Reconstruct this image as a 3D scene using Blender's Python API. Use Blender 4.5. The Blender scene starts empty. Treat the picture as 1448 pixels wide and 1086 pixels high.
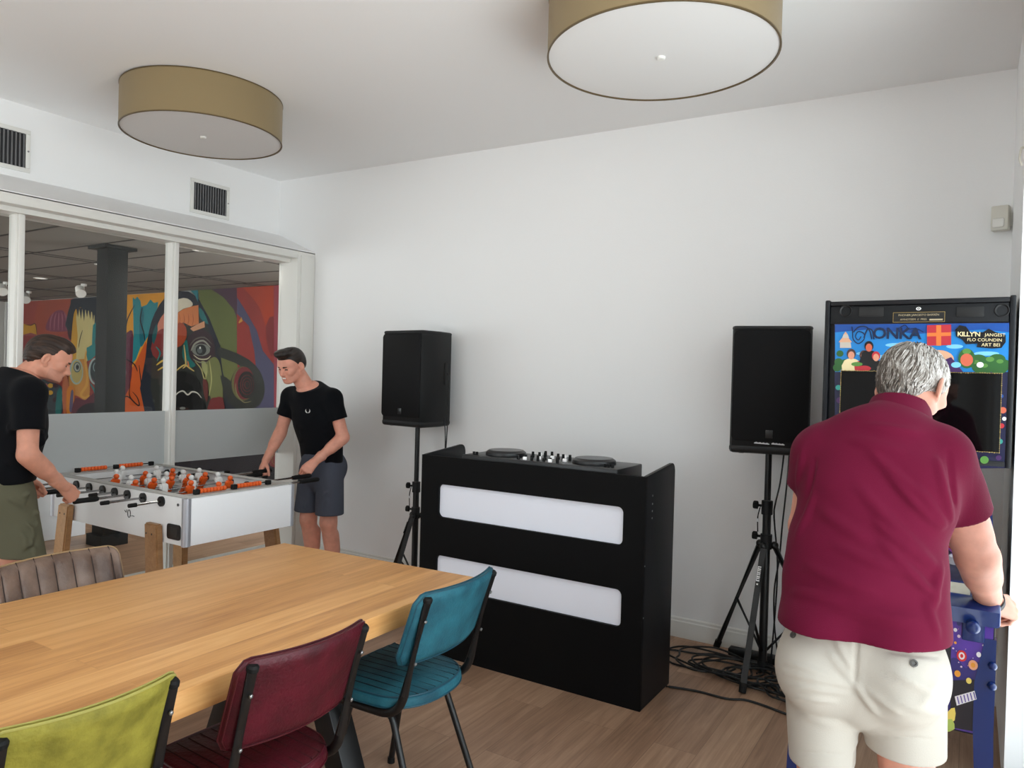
import bpy, bmesh, math, random
import numpy as np
from mathutils import Vector, Matrix, Euler

scene = bpy.context.scene
COL = scene.collection
random.seed(7)
V = Vector
PI = math.pi

# ------------------------------------------------------------------ camera
W_PX, H_PX, F_PX = 1448, 1086, 1038.15
yaw, pitch, roll = map(math.radians, (32.04, -0.683, 1.51))
CAM = V((0, 0, 1.6))
_f = V((-math.sin(yaw) * math.cos(pitch), math.cos(yaw) * math.cos(pitch), math.sin(pitch)))
_r = V((math.cos(yaw), math.sin(yaw), 0))
_u = _r.cross(_f)
CR = _r * math.cos(roll) + _u * math.sin(roll)
CU = -_r * math.sin(roll) + _u * math.cos(roll)
cam_data = bpy.data.cameras.new('camera')
cam_data.sensor_width = 36.0
cam_data.lens = 36.0 * F_PX / W_PX
cam_data.clip_start = 0.05
cam = bpy.data.objects.new('camera', cam_data)
COL.objects.link(cam)
M = Matrix.Identity(4)
for i in range(3):
    M[i][0], M[i][1], M[i][2], M[i][3] = CR[i], CU[i], -_f[i], CAM[i]
cam.matrix_world = M
scene.camera = cam

def ray(px, py):
    return _f + CR * ((px - W_PX / 2) / F_PX) - CU * ((py - H_PX / 2) / F_PX)
def atY(px, py, y):
    d = ray(px, py); return CAM + d * (y / d.y)
def atX(px, py, x):
    d = ray(px, py); return CAM + d * (x / d.x)
def atZ(px, py, z):
    d = ray(px, py); return CAM + d * ((z - CAM.z) / d.z)

# ------------------------------------------------------------------ sky, daylight, exposure
world = bpy.data.worlds.new('overcast_sky'); scene.world = world
world.use_nodes = True
wn = world.node_tree.nodes; wl = world.node_tree.links
for n in list(wn): wn.remove(n)
w_out = wn.new('ShaderNodeOutputWorld'); w_bg = wn.new('ShaderNodeBackground')
w_tc = wn.new('ShaderNodeTexCoord'); w_sep = wn.new('ShaderNodeSeparateXYZ'); w_ramp = wn.new('ShaderNodeValToRGB')
wl.new(w_tc.outputs['Generated'], w_sep.inputs[0]); wl.new(w_sep.outputs['Z'], w_ramp.inputs[0])
w_map = wn.new('ShaderNodeMapRange'); w_map.inputs[1].default_value = -1; w_map.inputs[2].default_value = 1
wl.new(w_sep.outputs['Z'], w_map.inputs[0]); wl.new(w_map.outputs[0], w_ramp.inputs[0])
e = w_ramp.color_ramp.elements
e[0].position = 0.0; e[0].color = (1.56, 1.6, 1.64, 1)
e[1].position = 1.0; e[1].color = (.74, .87, 1.0, 1)
k = e.new(.46); k.color = (1.17, 1.21, 1.26, 1)
k = e.new(.54); k.color = (.90, .95, 1.0, 1)
wl.new(w_ramp.outputs[0], w_bg.inputs[0]); w_bg.inputs[1].default_value = 7.0
wl.new(w_bg.outputs[0], w_out.inputs[0])

scene.view_settings.view_transform = 'Standard'
scene.view_settings.look = 'None'
scene.view_settings.gamma = 1.0
scene.view_settings.use_curve_mapping = False
scene.view_settings.exposure = -0.60
cy = scene.cycles
cy.max_bounces = 10; cy.diffuse_bounces = 8; cy.glossy_bounces = 4
cy.transmission_bounces = 6; cy.transparent_max_bounces = 16
cy.use_denoising = True
cy.caustics_reflective = False; cy.caustics_refractive = False
cy.sample_clamp_indirect = 6.0

WALL_X = 0.150          # window wall
BACK_Y = 4.438          # wall behind the booth
LEFT_X = -5.27          # wall above the glass partition
FRONT_Y = -2.7          # wall behind the camera
# (y0, y1, z0, z1) openings in the window wall, (x0, x1, z0, z1) in the wall behind the camera
WIN_R = [(2.35, 3.47, .04, 2.46), (.25, 2.25, .04, 3.10), (-2.4, -1.2, .04, 3.0)]
WIN_F = [(-4.5, -2.1, .85, 3.0)]
def portal(name, loc, rot, sx, sy):
    d = bpy.data.lights.new(name, 'AREA'); d.shape = 'RECTANGLE'; d.size = sx; d.size_y = sy
    d.cycles.is_portal = True
    o = bpy.data.objects.new(name, d); COL.objects.link(o); o.location = loc; o.rotation_euler = rot
for (y0, y1, z0, z1) in WIN_R:
    portal('daylight_portal', (WALL_X + .24, (y0 + y1) / 2, (z0 + z1) / 2), (0, PI / 2, 0), z1 - z0, y1 - y0)
for (x0, x1, z0, z1) in WIN_F:
    portal('daylight_portal', ((x0 + x1) / 2, FRONT_Y - .32, (z0 + z1) / 2), (PI / 2, 0, 0), x1 - x0, z1 - z0)

# ------------------------------------------------------------------ helpers
def lin(c):
    c = c / 255.0
    return c / 12.92 if c <= .04045 else ((c + .055) / 1.055) ** 2.4
def rgb(r, g, b): return (lin(r), lin(g), lin(b), 1.0)

MATS = {}
def mat(name, color, rough=.5, metal=0.0, spec=.5, var=0.0, vscale=8.0, bump=0.0, bscale=60.0, emit=None, coat=0.0, sheen=0.0, sss=0.0, stretch=(1, 1, 1), var_col=None):
    if name in MATS: return MATS[name]
    m = bpy.data.materials.new(name); m.use_nodes = True
    nt = m.node_tree; b = nt.nodes['Principled BSDF']
    b.inputs['Base Color'].default_value = color
    b.inputs['Roughness'].default_value = rough
    b.inputs['Metallic'].default_value = metal
    b.inputs['Specular IOR Level'].default_value = spec
    if coat: b.inputs['Coat Weight'].default_value = coat
    if sheen: b.inputs['Sheen Weight'].default_value = sheen
    if sss:
        b.inputs['Subsurface Weight'].default_value = sss
        b.inputs['Subsurface Radius'].default_value = (.012, .005, .003)
        b.inputs['Subsurface Scale'].default_value = 1.0
    if emit:
        b.inputs['Emission Color'].default_value = emit[0]; b.inputs['Emission Strength'].default_value = emit[1]
    if var or bump:
        tc = nt.nodes.new('ShaderNodeTexCoord'); mp = nt.nodes.new('ShaderNodeMapping')
        mp.inputs['Scale'].default_value = stretch
        nt.links.new(tc.outputs['Object'], mp.inputs[0])
    if var:
        n = nt.nodes.new('ShaderNodeTexNoise'); n.inputs['Scale'].default_value = vscale; n.inputs['Detail'].default_value = 6
        nt.links.new(mp.outputs[0], n.inputs['Vector'])
        r = nt.nodes.new('ShaderNodeValToRGB')
        c = color
        lo = var_col or tuple(c[i] * (1 - var) for i in range(3)) + (1,)
        hi = tuple(min(1, c[i] * (1 + var)) for i in range(3)) + (1,)
        r.color_ramp.elements[0].position = .3; r.color_ramp.elements[1].position = .7
        r.color_ramp.elements[0].color = lo; r.color_ramp.elements[1].color = hi
        nt.links.new(n.outputs['Fac'], r.inputs[0]); nt.links.new(r.outputs[0], b.inputs['Base Color'])
    if bump:
        n2 = nt.nodes.new('ShaderNodeTexNoise'); n2.inputs['Scale'].default_value = bscale; n2.inputs['Detail'].default_value = 5
        nt.links.new(mp.outputs[0], n2.inputs['Vector'])
        bp = nt.nodes.new('ShaderNodeBump'); bp.inputs['Strength'].default_value = bump; bp.inputs['Distance'].default_value = .01
        nt.links.new(n2.outputs['Fac'], bp.inputs['Height']); nt.links.new(bp.outputs[0], b.inputs['Normal'])
    MATS[name] = m
    return m

def plank_mat(name, c_lo, c_mid, c_hi, pw, pl, rough=.45, seam=.35, grain=1.0, rot=0.0, spec=.4):
    """boards running along local Y; pw board width, pl board length"""
    m = bpy.data.materials.new(name); m.use_nodes = True
    nt = m.node_tree; N = nt.nodes; L = nt.links; b = N['Principled BSDF']
    b.inputs['Roughness'].default_value = rough; b.inputs['Specular IOR Level'].default_value = spec
    tc = N.new('ShaderNodeTexCoord'); mp = N.new('ShaderNodeMapping'); mp.inputs['Rotation'].default_value = (0, 0, rot)
    L.new(tc.outputs['Object'], mp.inputs[0])
    br = N.new('ShaderNodeTexBrick'); br.inputs['Scale'].default_value = 1.0
    br.offset = .37; br.inputs['Mortar Size'].default_value = .0012; br.inputs['Mortar Smooth'].default_value = .3
    br.inputs['Brick Width'].default_value = pl; br.inputs['Row Height'].default_value = pw
    br.inputs['Color1'].default_value = (0, 0, 0, 1); br.inputs['Color2'].default_value = (1, 1, 1, 1); br.inputs['Mortar'].default_value = (.5, .5, .5, 1)
    mp2 = N.new('ShaderNodeMapping'); mp2.inputs['Rotation'].default_value = (0, 0, PI / 2)
    L.new(mp.outputs[0], mp2.inputs[0]); L.new(mp2.outputs[0], br.inputs['Vector'])
    # per board offset of the grain
    mpg = N.new('ShaderNodeMapping'); mpg.inputs['Scale'].default_value = (14, 1.3, 14)
    L.new(mp.outputs[0], mpg.inputs[0])
    add = N.new('ShaderNodeVectorMath'); add.operation = 'ADD'
    sc = N.new('ShaderNodeVectorMath'); sc.operation = 'SCALE'; sc.inputs['Scale'].default_value = 37.0
    L.new(br.outputs['Color'], sc.inputs[0]); L.new(mpg.outputs[0], add.inputs[0]); L.new(sc.outputs[0], add.inputs[1])
    n = N.new('ShaderNodeTexNoise'); n.inputs['Scale'].default_value = 1.6; n.inputs['Detail'].default_value = 8; n.inputs['Roughness'].default_value = .62; n.inputs['Distortion'].default_value = .6
    L.new(add.outputs[0], n.inputs['Vector'])
    n3 = N.new('ShaderNodeTexNoise'); n3.inputs['Scale'].default_value = 9; n3.inputs['Detail'].default_value = 4
    mpf = N.new('ShaderNodeMapping'); mpf.inputs['Scale'].default_value = (1, .06, 1)
    L.new(add.outputs[0], mpf.inputs[0]); L.new(mpf.outputs[0], n3.inputs['Vector'])
    # mix: grain noise, board tone
    ma = N.new('ShaderNodeMath'); ma.operation = 'MULTIPLY_ADD'
    sepc = N.new('ShaderNodeSeparateColor'); L.new(br.outputs['Color'], sepc.inputs[0])
    L.new(sepc.outputs[0], ma.inputs[0]); ma.inputs[1].default_value = .26
    mb = N.new('ShaderNodeMath'); mb.operation = 'MULTIPLY_ADD'; mb.inputs[1].default_value = grain * .75; mb.inputs[2].default_value = -.02
    L.new(n.outputs['Fac'], mb.inputs[0]); L.new(mb.outputs[0], ma.inputs[2])
    mc = N.new('ShaderNodeMath'); mc.operation = 'MULTIPLY_ADD'; mc.inputs[1].default_value = grain * .35
    L.new(n3.outputs['Fac'], mc.inputs[0]); L.new(ma.outputs[0], mc.inputs[2])
    r = N.new('ShaderNodeValToRGB'); el = r.color_ramp.elements
    el[0].position = .28; el[0].color = c_lo; el[1].position = .95; el[1].color = c_hi
    q = el.new(.62); q.color = c_mid
    L.new(mc.outputs[0], r.inputs[0])
    mx = N.new('ShaderNodeMix'); mx.data_type = 'RGBA'; mx.inputs['B'].default_value = tuple(c_lo[i] * .55 for i in range(3)) + (1,)
    L.new(r.outputs[0], mx.inputs['A'])
    ms = N.new('ShaderNodeMath'); ms.operation = 'MULTIPLY'; ms.inputs[1].default_value = seam
    L.new(br.outputs['Fac'], ms.inputs[0]); L.new(ms.outputs[0], mx.inputs['Factor'])
    L.new(mx.outputs['Result'], b.inputs['Base Color'])
    bp = N.new('ShaderNodeBump'); bp.inputs['Strength'].default_value = .12; bp.inputs['Distance'].default_value = .004
    L.new(mc.outputs[0], bp.inputs['Height']); L.new(bp.outputs[0], b.inputs['Normal'])
    return m

def frame_of(d, up=V((0, 0, 1))):
    d = d.normalized()
    if abs(d.dot(up)) > .98: up = V((1, 0, 0)) if abs(d.x) < .9 else V((0, 1, 0))
    s = d.cross(up).normalized(); t = s.cross(d).normalized()
    return s, t, d

def bm_box(bm, lo, hi, mi=0, bev=0.0, seg=2, M=None):
    ret = bmesh.ops.create_cube(bm, size=1.0)
    vs = ret['verts']
    c = (V(lo) + V(hi)) / 2; s = V(hi) - V(lo)
    for v in vs: v.co = V((v.co.x * s.x, v.co.y * s.y, v.co.z * s.z)) + c
    fs = set(f for v in vs for f in v.link_faces)
    for f in fs: f.material_index = mi
    if bev:
        es = list(set(e for v in vs for e in v.link_edges))
        r = bmesh.ops.bevel(bm, geom=es, offset=bev, segments=seg, affect='EDGES', profile=.5)
        for f in r['faces']: f.material_index = mi
        vs = list(set(v for f in r['faces'] for v in f.verts) | set(v for v in vs if v.is_valid))
    if M is not None:
        for v in vs: v.co = M @ v.co
    return vs

def bm_cyl(bm, a, b, r0, r1=None, n=16, mi=0, caps=True):
    a = V(a); b = V(b); r1 = r0 if r1 is None else r1
    s, t, d = frame_of(b - a)
    A = []; B = []
    for i in range(n):
        q = 2 * PI * i / n; o = s * math.cos(q) + t * math.sin(q)
        A.append(bm.verts.new(a + o * r0)); B.append(bm.verts.new(b + o * r1))
    for i in range(n):
        j = (i + 1) % n
        bm.faces.new((A[i], B[i], B[j], A[j])).material_index = mi
    if caps:
        if r0 > 0: bm.faces.new(A).material_index = mi
        if r1 > 0: bm.faces.new(B[::-1]).material_index = mi

def smooth_path(pts, k=6, closed=False):
    P = [V(p) for p in pts]; out = []
    n = len(P)
    rng = range(n if closed else n - 1)
    for i in rng:
        if closed: p0, p1, p2, p3 = P[(i - 1) % n], P[i], P[(i + 1) % n], P[(i + 2) % n]
        else: p0, p1, p2, p3 = P[max(i - 1, 0)], P[i], P[i + 1], P[min(i + 2, n - 1)]
        for j in range(k):
            t = j / k
            out.append(.5 * ((2 * p1) + (p2 - p0) * t + (2 * p0 - 5 * p1 + 4 * p2 - p3) * t * t + (3 * p1 - p0 - 3 * p2 + p3) * t ** 3))
    if not closed: out.append(P[-1])
    return out

def fillet(pts, r, k=6):
    """polyline with rounded corners"""
    P = [V(p) for p in pts]; out = [P[0]]
    for i in range(1, len(P) - 1):
        a, b, c = P[i - 1], P[i], P[i + 1]
        d1 = (a - b).normalized(); d2 = (c - b).normalized()
        rr = min(r, (a - b).length * .49, (c - b).length * .49)
        p = b + d1 * rr; q = b + d2 * rr
        for j in range(k + 1):
            t = j / k
            out.append((p * (1 - t) + b * t) * (1 - t) + (b * (1 - t) + q * t) * t)
    out.append(P[-1]); return out

def bm_tube(bm, pts, r, n=10, mi=0, closed=False, caps=True, flat=None):
    P = [V(p) for p in pts]; m = len(P)
    rings = []; s = None
    for i in range(m):
        if closed: d = P[(i + 1) % m] - P[(i - 1) % m]
        else: d = P[min(i + 1, m - 1)] - P[max(i - 1, 0)]
        if d.length < 1e-9: d = V((0, 0, 1))
        d.normalize()
        if s is None: s, t, _ = frame_of(d)
        else:
            s = (s - d * s.dot(d))
            s = s.normalized() if s.length > 1e-6 else frame_of(d)[0]
            t = d.cross(s)
        ri = r[i] if isinstance(r, (list, tuple)) else r
        rings.append([bm.verts.new(P[i] + (s * math.cos(2 * PI * j / n) + t * math.sin(2 * PI * j / n)) * ri) for j in range(n)])
    for i in range(m if closed else m - 1):
        A = rings[i]; B = rings[(i + 1) % m]
        for j in range(n):
            j2 = (j + 1) % n
            bm.faces.new((A[j], A[j2], B[j2], B[j])).material_index = mi
    if caps and not closed:
        bm.faces.new(rings[0][::-1]).material_index = mi; bm.faces.new(rings[-1]).material_index = mi

def bm_lathe(bm, prof, c=(0, 0, 0), n=32, mi=0, ax=None):
    """profile of (r, z); axis z through c unless ax=(s,t,d) given"""
    c = V(c); s, t, d = ax or (V((1, 0, 0)), V((0, 1, 0)), V((0, 0, 1)))
    rings = []
    for (r, z) in prof:
        if r < 1e-6: rings.append([bm.verts.new(c + d * z)])
        else: rings.append([bm.verts.new(c + (s * math.cos(2 * PI * j / n) + t * math.sin(2 * PI * j / n)) * r + d * z) for j in range(n)])
    for A, B in zip(rings, rings[1:]):
        if len(A) == 1 and len(B) == 1: continue
        for j in range(n):
            j2 = (j + 1) % n
            if len(A) == 1: f = (A[0], B[j2], B[j])
            elif len(B) == 1: f = (A[j], A[j2], B[0])
            else: f = (A[j], A[j2], B[j2], B[j])
            bm.faces.new(f).material_index = mi

def bm_prism(bm, poly, o, u, v, depth, mi=0, bev=0.0):
    """polygon (2D list) in plane o+u,v extruded by depth along u x v"""
    o = V(o); u = V(u); v = V(v); w = u.cross(v).normalized() * depth
    A = [bm.verts.new(o + u * p[0] + v * p[1]) for p in poly]
    B = [bm.verts.new(o + u * p[0] + v * p[1] + w) for p in poly]
    n = len(poly); fs = []
    fs.append(bm.faces.new(A[::-1])); fs.append(bm.faces.new(B))
    for i in range(n):
        j = (i + 1) % n
        fs.append(bm.faces.new((A[i], A[j], B[j], B[i])))
    for f in fs: f.material_index = mi
    if bev:
        es = [e for f in fs[:2] for e in f.edges]
        r = bmesh.ops.bevel(bm, geom=es, offset=bev, segments=2, affect='EDGES', profile=.5)
        for f in r['faces']: f.material_index = mi

def bm_sphere(bm, c, r, mi=0, n=12, M=None):
    res = bmesh.ops.create_uvsphere(bm, u_segments=n * 2, v_segments=n, radius=1.0)
    r3 = V(r) if not isinstance(r, (int, float)) else V((r, r, r))
    for v in res['verts']:
        p = V((v.co.x * r3.x, v.co.y * r3.y, v.co.z * r3.z))
        if M is not None: p = M @ p
        v.co = p + V(c)
    for f in set(f for v in res['verts'] for f in v.link_faces): f.material_index = mi

def rrect(w, h, r, k=6, cx=0, cy=0):
    out = []
    for (sx, sy, a0) in ((1, 1, 0), (-1, 1, 90), (-1, -1, 180), (1, -1, 270)):
        for i in range(k + 1):
            a = math.radians(a0 + 90 * i / k)
            out.append((cx + sx * (w / 2 - r) + r * math.cos(a), cy + sy * (h / 2 - r) + r * math.sin(a)))
    return out

def obj(name, bm, mats, parent=None, origin=None, smooth=True, ang=32, fixn=True):
    if fixn: bmesh.ops.recalc_face_normals(bm, faces=bm.faces)
    me = bpy.data.meshes.new(name); 
    o0 = V(origin) if origin is not None else (V(parent['_o']) if parent is not None and '_o' in parent else V((0, 0, 0)))
    if o0.length > 0: bmesh.ops.translate(bm, verts=bm.verts, vec=-o0)
    bm.to_mesh(me); bm.free()
    for m in (mats if isinstance(mats, (list, tuple)) else [mats]): me.materials.append(m)
    if smooth:
        for p in me.polygons: p.use_smooth = True
        me.set_sharp_from_angle(angle=math.radians(ang))
    o = bpy.data.objects.new(name, me); COL.objects.link(o)
    if parent is not None: o.parent = parent
    if parent is None and origin is not None: o.location = o0
    if parent is not None and origin is not None:
        o.location = o0 - (V(parent['_o']) if '_o' in parent else V((0, 0, 0)))
        o['_o'] = tuple(o0)
    elif parent is not None and '_o' in parent: o['_o'] = tuple(parent['_o'])
    return o

def tag(o, label, cat, group=None, kind=None):
    o['label'] = label; o['category'] = cat
    if group: o['group'] = group
    if kind: o['kind'] = kind
    return o

def thing(name, label, cat, loc=(0, 0, 0), rotz=0.0, group=None, world_coords=True):
    """an Empty at the thing's base; with world_coords its parts are given in world coordinates"""
    o = bpy.data.objects.new(name, None); COL.objects.link(o)
    o.empty_display_size = .1
    o.location = loc; o.rotation_euler = (0, 0, rotz)
    if world_coords: o['_o'] = tuple(loc)
    return tag(o, label, cat, group)

def struct(name, bm, m, parent=None, label=None, cat=None, **kw):
    o = obj(name, bm, m, parent, **kw)
    if parent is None:
        o['kind'] = 'structure'
        if label: o['label'] = label
        if cat: o['category'] = cat
    return o

def BM(): return bmesh.new()

def text_bm(bm, body, o, u, v, size, depth=.0006, mi=0, align='CENTER', space=1.0, bold=0.0):
    cu = bpy.data.curves.new('t', 'FONT'); cu.body = body; cu.size = size; cu.extrude = depth / 2
    cu.align_x = align; cu.align_y = 'CENTER'; cu.space_character = space; cu.resolution_u = 3; cu.offset = bold
    ob = bpy.data.objects.new('t', cu); COL.objects.link(ob)
    dg = bpy.context.evaluated_depsgraph_get()
    me = bpy.data.meshes.new_from_object(ob.evaluated_get(dg))
    u = V(u).normalized(); v = V(v).normalized(); w = u.cross(v)
    base = len(bm.verts); vs = []
    for q in me.vertices: vs.append(bm.verts.new(V(o) + u * q.co.x + v * q.co.y + w * q.co.z))
    for p in me.polygons:
        try: bm.faces.new([vs[i] for i in p.vertices]).material_index = mi
        except ValueError: pass
    bpy.data.objects.remove(ob); bpy.data.meshes.remove(me); bpy.data.curves.remove(cu)

def copy_tree(o, parent=None):
    c = o.copy(); COL.objects.link(c)
    if parent is not None: c.parent = parent
    for ch in list(o.children): copy_tree(ch, c)
    return c

# common materials
M_wall = mat('white_plaster', rgb(243, 243, 243), .9, spec=.2, bump=.05, bscale=120)
M_ceil = mat('ceiling_paint', rgb(244, 244, 244), .95, spec=.1, bump=.04, bscale=140)
M_trim = mat('white_gloss_trim', rgb(228, 227, 222), .4, spec=.4)
M_black = mat('black_satin_metal', rgb(14, 14, 15), .38, spec=.5)
M_blackmatte = mat('black_matte_board', rgb(5, 5, 6), .6, spec=.15)
M_blackplastic = mat('black_plastic', rgb(15, 15, 16), .5, spec=.4, bump=.1, bscale=400)
M_rubber = mat('black_rubber', rgb(12, 12, 12), .7, spec=.3)
M_chrome = mat('brushed_steel', rgb(190, 190, 192), .25, metal=1.0)
M_white = mat('white_laminate', rgb(232, 233, 236), .35, spec=.45)
M_screw = mat('zinc_screw', rgb(150, 150, 150), .35, metal=.9)

# ------------------------------------------------------------------ the room shell
def ceil_z(x): return 3.2345 + (-2.568 - x) * .01388
M_floor = plank_mat('oak_vinyl_floor', rgb(108, 82, 63), rgb(156, 122, 98), rgb(188, 154, 126), .19, 1.3, rough=.42, seam=.55, grain=1.0)
bm = BM(); bm_box(bm, (-14.5, FRONT_Y - .5, -.12), (.40, 6.4, 0))
struct('floor', bm, M_floor, label='brown oak plank floor running under table and booth', cat='floor')

bm = BM()
x0, x1, y0, y1 = LEFT_X - .1, WALL_X + .5, FRONT_Y - .4, BACK_Y + .15
pts = [(x0, y0), (x1, y0), (x1, y1), (x0, y1)]
lo = [bm.verts.new((x, y, ceil_z(x))) for x, y in pts]; hi = [bm.verts.new((x, y, 3.5)) for x, y in pts]
bm.faces.new(lo[::-1]); bm.faces.new(hi)
for i in range(4): bm.faces.new((lo[i], lo[(i + 1) % 4], hi[(i + 1) % 4], hi[i]))
struct('ceiling', bm, M_ceil, label='plain white plaster ceiling carrying two drum lamps', cat='ceiling')

bm = BM(); bm_box(bm, (-4.97, BACK_Y, 0), (WALL_X + .5, BACK_Y + .15, 3.3)); bm_box(bm, (LEFT_X - .1, BACK_Y, 2.63), (-4.97, BACK_Y + .15, 3.3))
struct('wall_back', bm, M_wall, label='white plaster wall behind the booth and speakers', cat='wall')

# left wall: bulkhead over the glass partition, and plain wall nearer the camera
bm = BM(); bm_box(bm, (LEFT_X - .1, FRONT_Y - .2, 2.62), (LEFT_X, BACK_Y, 3.4))
bm_box(bm, (LEFT_X - .1, FRONT_Y - .2, 0), (LEFT_X, -.2, 2.5))
struct('wall_left', bm, M_wall, label='white wall above the glass partition with two vents', cat='wall')

# window wall with deep reveals
def holed(bm, axis, t0, t1, a0, a1, z0, z1, holes):
    """wall slab along axis with rectangular holes"""
    def put(p0, p1, q0, q1):
        if p1 - p0 < 1e-4 or q1 - q0 < 1e-4: return
        if axis == 'y': bm_box(bm, (t0, p0, q0), (t1, p1, q1))
        else: bm_box(bm, (p0, t0, q0), (p1, t1, q1))
    cur = a0
    for (h0, h1, g0, g1) in sorted(holes):
        put(cur, h0, z0, z1); put(h0, h1, z0, g0); put(h0, h1, g1, z1); cur = h1
    put(cur, a1, z0, z1)
bm = BM(); holed(bm, 'y', WALL_X, WALL_X + .25, FRONT_Y - .2, BACK_Y + .15, 0, 3.4, WIN_R)
struct('wall_right', bm, M_wall, label='white window wall at the right edge with a deep reveal', cat='wall')
bm = BM(); holed(bm, 'x', FRONT_Y - .3, FRONT_Y, LEFT_X - .1, WALL_X + .45, 0, 3.4, WIN_F)
struct('wall_front', bm, M_wall, label='white wall with one wide window behind the camera', cat='wall')

def glass_mat(name, tint=(1, 1, 1, 1), refl=1.0):
    m = bpy.data.materials.new(name); m.use_nodes = True
    N = m.node_tree.nodes; L = m.node_tree.links
    for n in list(N): N.remove(n)
    o = N.new('ShaderNodeOutputMaterial'); mx = N.new('ShaderNodeMixShader'); tr = N.new('ShaderNodeBsdfTransparent'); gl = N.new('ShaderNodeBsdfGlossy')
    tr.inputs[0].default_value = tint; gl.inputs['Roughness'].default_value = .01; gl.inputs[0].default_value = (refl, refl, refl, 1)
    lw = N.new('ShaderNodeLayerWeight'); pw = N.new('ShaderNodeMath'); pw.operation = 'POWER'; pw.inputs[1].default_value = 5.0
    fr = N.new('ShaderNodeMath'); fr.operation = 'MULTIPLY_ADD'; fr.inputs[1].default_value = .85; fr.inputs[2].default_value = .03
    L.new(lw.outputs['Facing'], pw.inputs[0]); L.new(pw.outputs[0], fr.inputs[0]); L.new(fr.outputs[0], mx.inputs[0]); L.new(tr.outputs[0], mx.inputs[1]); L.new(gl.outputs[0], mx.inputs[2]); L.new(mx.outputs[0], o.inputs[0])
    return m
M_glass = glass_mat('clear_glass', (.93, .95, .94, 1), .6)
M_frost = mat('frosted_film', rgb(206, 210, 210), .6, spec=.3)
nt = M_frost.node_tree; b = nt.nodes['Principled BSDF']; tl = nt.nodes.new('ShaderNodeBsdfTranslucent'); mx = nt.nodes.new('ShaderNodeMixShader')
tl.inputs[0].default_value = rgb(190, 198, 200); mx.inputs[0].default_value = .3
nt.links.new(b.outputs[0], mx.inputs[1]); nt.links.new(tl.outputs[0], mx.inputs[2]); nt.links.new(mx.outputs[0], nt.nodes['Material Output'].inputs[0])

# windows to the outside
def ext_window(name, axis, t, a0, a1, z0, z1, nv, label):
    root = thing(name, label, 'window', (0, 0, 0)); root['kind'] = 'structure'
    def bx(bm, p0, p1, q0, q1, d0, d1, **k):
        if axis == 'y': bm_box(bm, (t + d0, p0, q0), (t + d1, p1, q1), **k)
        else: bm_box(bm, (p0, t + d0, q0), (p1, t + d1, q1), **k)
    bm = BM(); w = .06
    bx(bm, a0, a1, z0, z0 + w, 0, .07); bx(bm, a0, a1, z1 - w, z1, 0, .07)
    for i in range(nv + 1):
        c = a0 + w / 2 + (a1 - a0 - w) * i / nv
        bx(bm, c - w / 2, c + w / 2, z0 + w, z1 - w, 0, .07)
    obj('window_frame', bm, M_trim, root)
    for i in range(nv):
        p0 = a0 + w + (a1 - a0 - w) * i / nv; p1 = p0 + (a1 - a0 - w) / nv - w
        bm = BM(); bx(bm, p0, p1, z0 + w, z1 - w, .03, .038); obj('pane', bm, M_glass, root)
for i, (y0, y1, z0, z1) in enumerate(WIN_R):
    ext_window('window_%d' % (i + 2), 'y', WALL_X + .14, y0, y1, z0, z1, 2, ['low-headed window in the right wall beside the pinball machine', 'tall window in the right wall beside the camera', 'tall window in the right wall behind the camera'][i])
for i, (x0, x1, z0, z1) in enumerate(WIN_F):
    ext_window('window_5', 'x', FRONT_Y - .25, x0, x1, z0, z1, 3, 'wide window in the wall behind the camera')

# skirting board of the wall behind the booth
bm = BM()
prof = [(0, 0), (.016, 0), (.016, .098), (.010, .104), (.010, .118), (.004, .124), (0, .124)]
bm_prism(bm, [(-d, z) for d, z in prof], (-4.76, BACK_Y, 0), (0, 1, 0), (0, 0, 1), WALL_X + 4.76)
struct('baseboard_back', bm, M_trim, label='white skirting board along the wall behind the booth', cat='skirting board')

# ---- glass partition (window_1)
GX = -5.0; FX = -4.80
part_root = thing('window_1', 'white framed glass partition with a frosted band behind the football table', 'window', (GX, 2, 0))
part_root['kind'] = 'structure'
bm = BM()
bm_box(bm, (LEFT_X, -.2, 2.53), (FX, BACK_Y - .19, 2.60), bev=.004); bm_box(bm, (GX - .05, -.2, 2.50), (FX - .09, BACK_Y - .19, 2.53))
bm_box(bm, (GX - .05, -.2, 0), (FX - .10, BACK_Y - .19, .11))
obj('frame', bm, M_trim, part_root)
bm = BM(); bm_prism(bm, [(FX, 2.59), (FX, 2.602), (LEFT_X, 2.795), (LEFT_X, 2.59)], (0, -.2, 0), (1, 0, 0), (0, 0, 1), -(BACK_Y + .2))
obj('added_fill_board', bm, M_wall, part_root)  # sloped board added to lighten the dark band above the frame head
bm = BM(); bm_box(bm, (GX - .03, BACK_Y - .19, 0), (FX, BACK_Y, 2.60), bev=.004); bm_box(bm, (FX, BACK_Y - .16, 0), (FX + .012, BACK_Y - .02, 2.56), bev=.004)
obj('end_post', bm, M_trim, part_root)
mull_y = [.05, 1.11, 2.175, 3.205]
for y in mull_y:
    bm = BM(); bm_box(bm, (GX - .03, y, .11), (GX + .055, y + .055, 2.53), bev=.004); bm_box(bm, (GX + .055, y + .012, .11), (GX + .075, y + .043, 2.53), bev=.003)
    obj('mullion', bm, M_trim, part_root)
ys = [-.2] + [v for y in mull_y for v in (y, y + .055)] + [BACK_Y - .19]
for i in range(0, len(ys), 2):
    if ys[i + 1] - ys[i] < .3: continue
    bm = BM(); bm_box(bm, (GX - .004, ys[i] - .012, .10), (GX + .004, ys[i + 1] + .012, 2.53)); obj('pane', bm, M_glass, part_root)
    bm = BM(); bm_box(bm, (GX + .005, ys[i], .887), (GX + .0065, ys[i + 1], 1.273)); obj('frosted_band', bm, M_frost, part_root)

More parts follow.
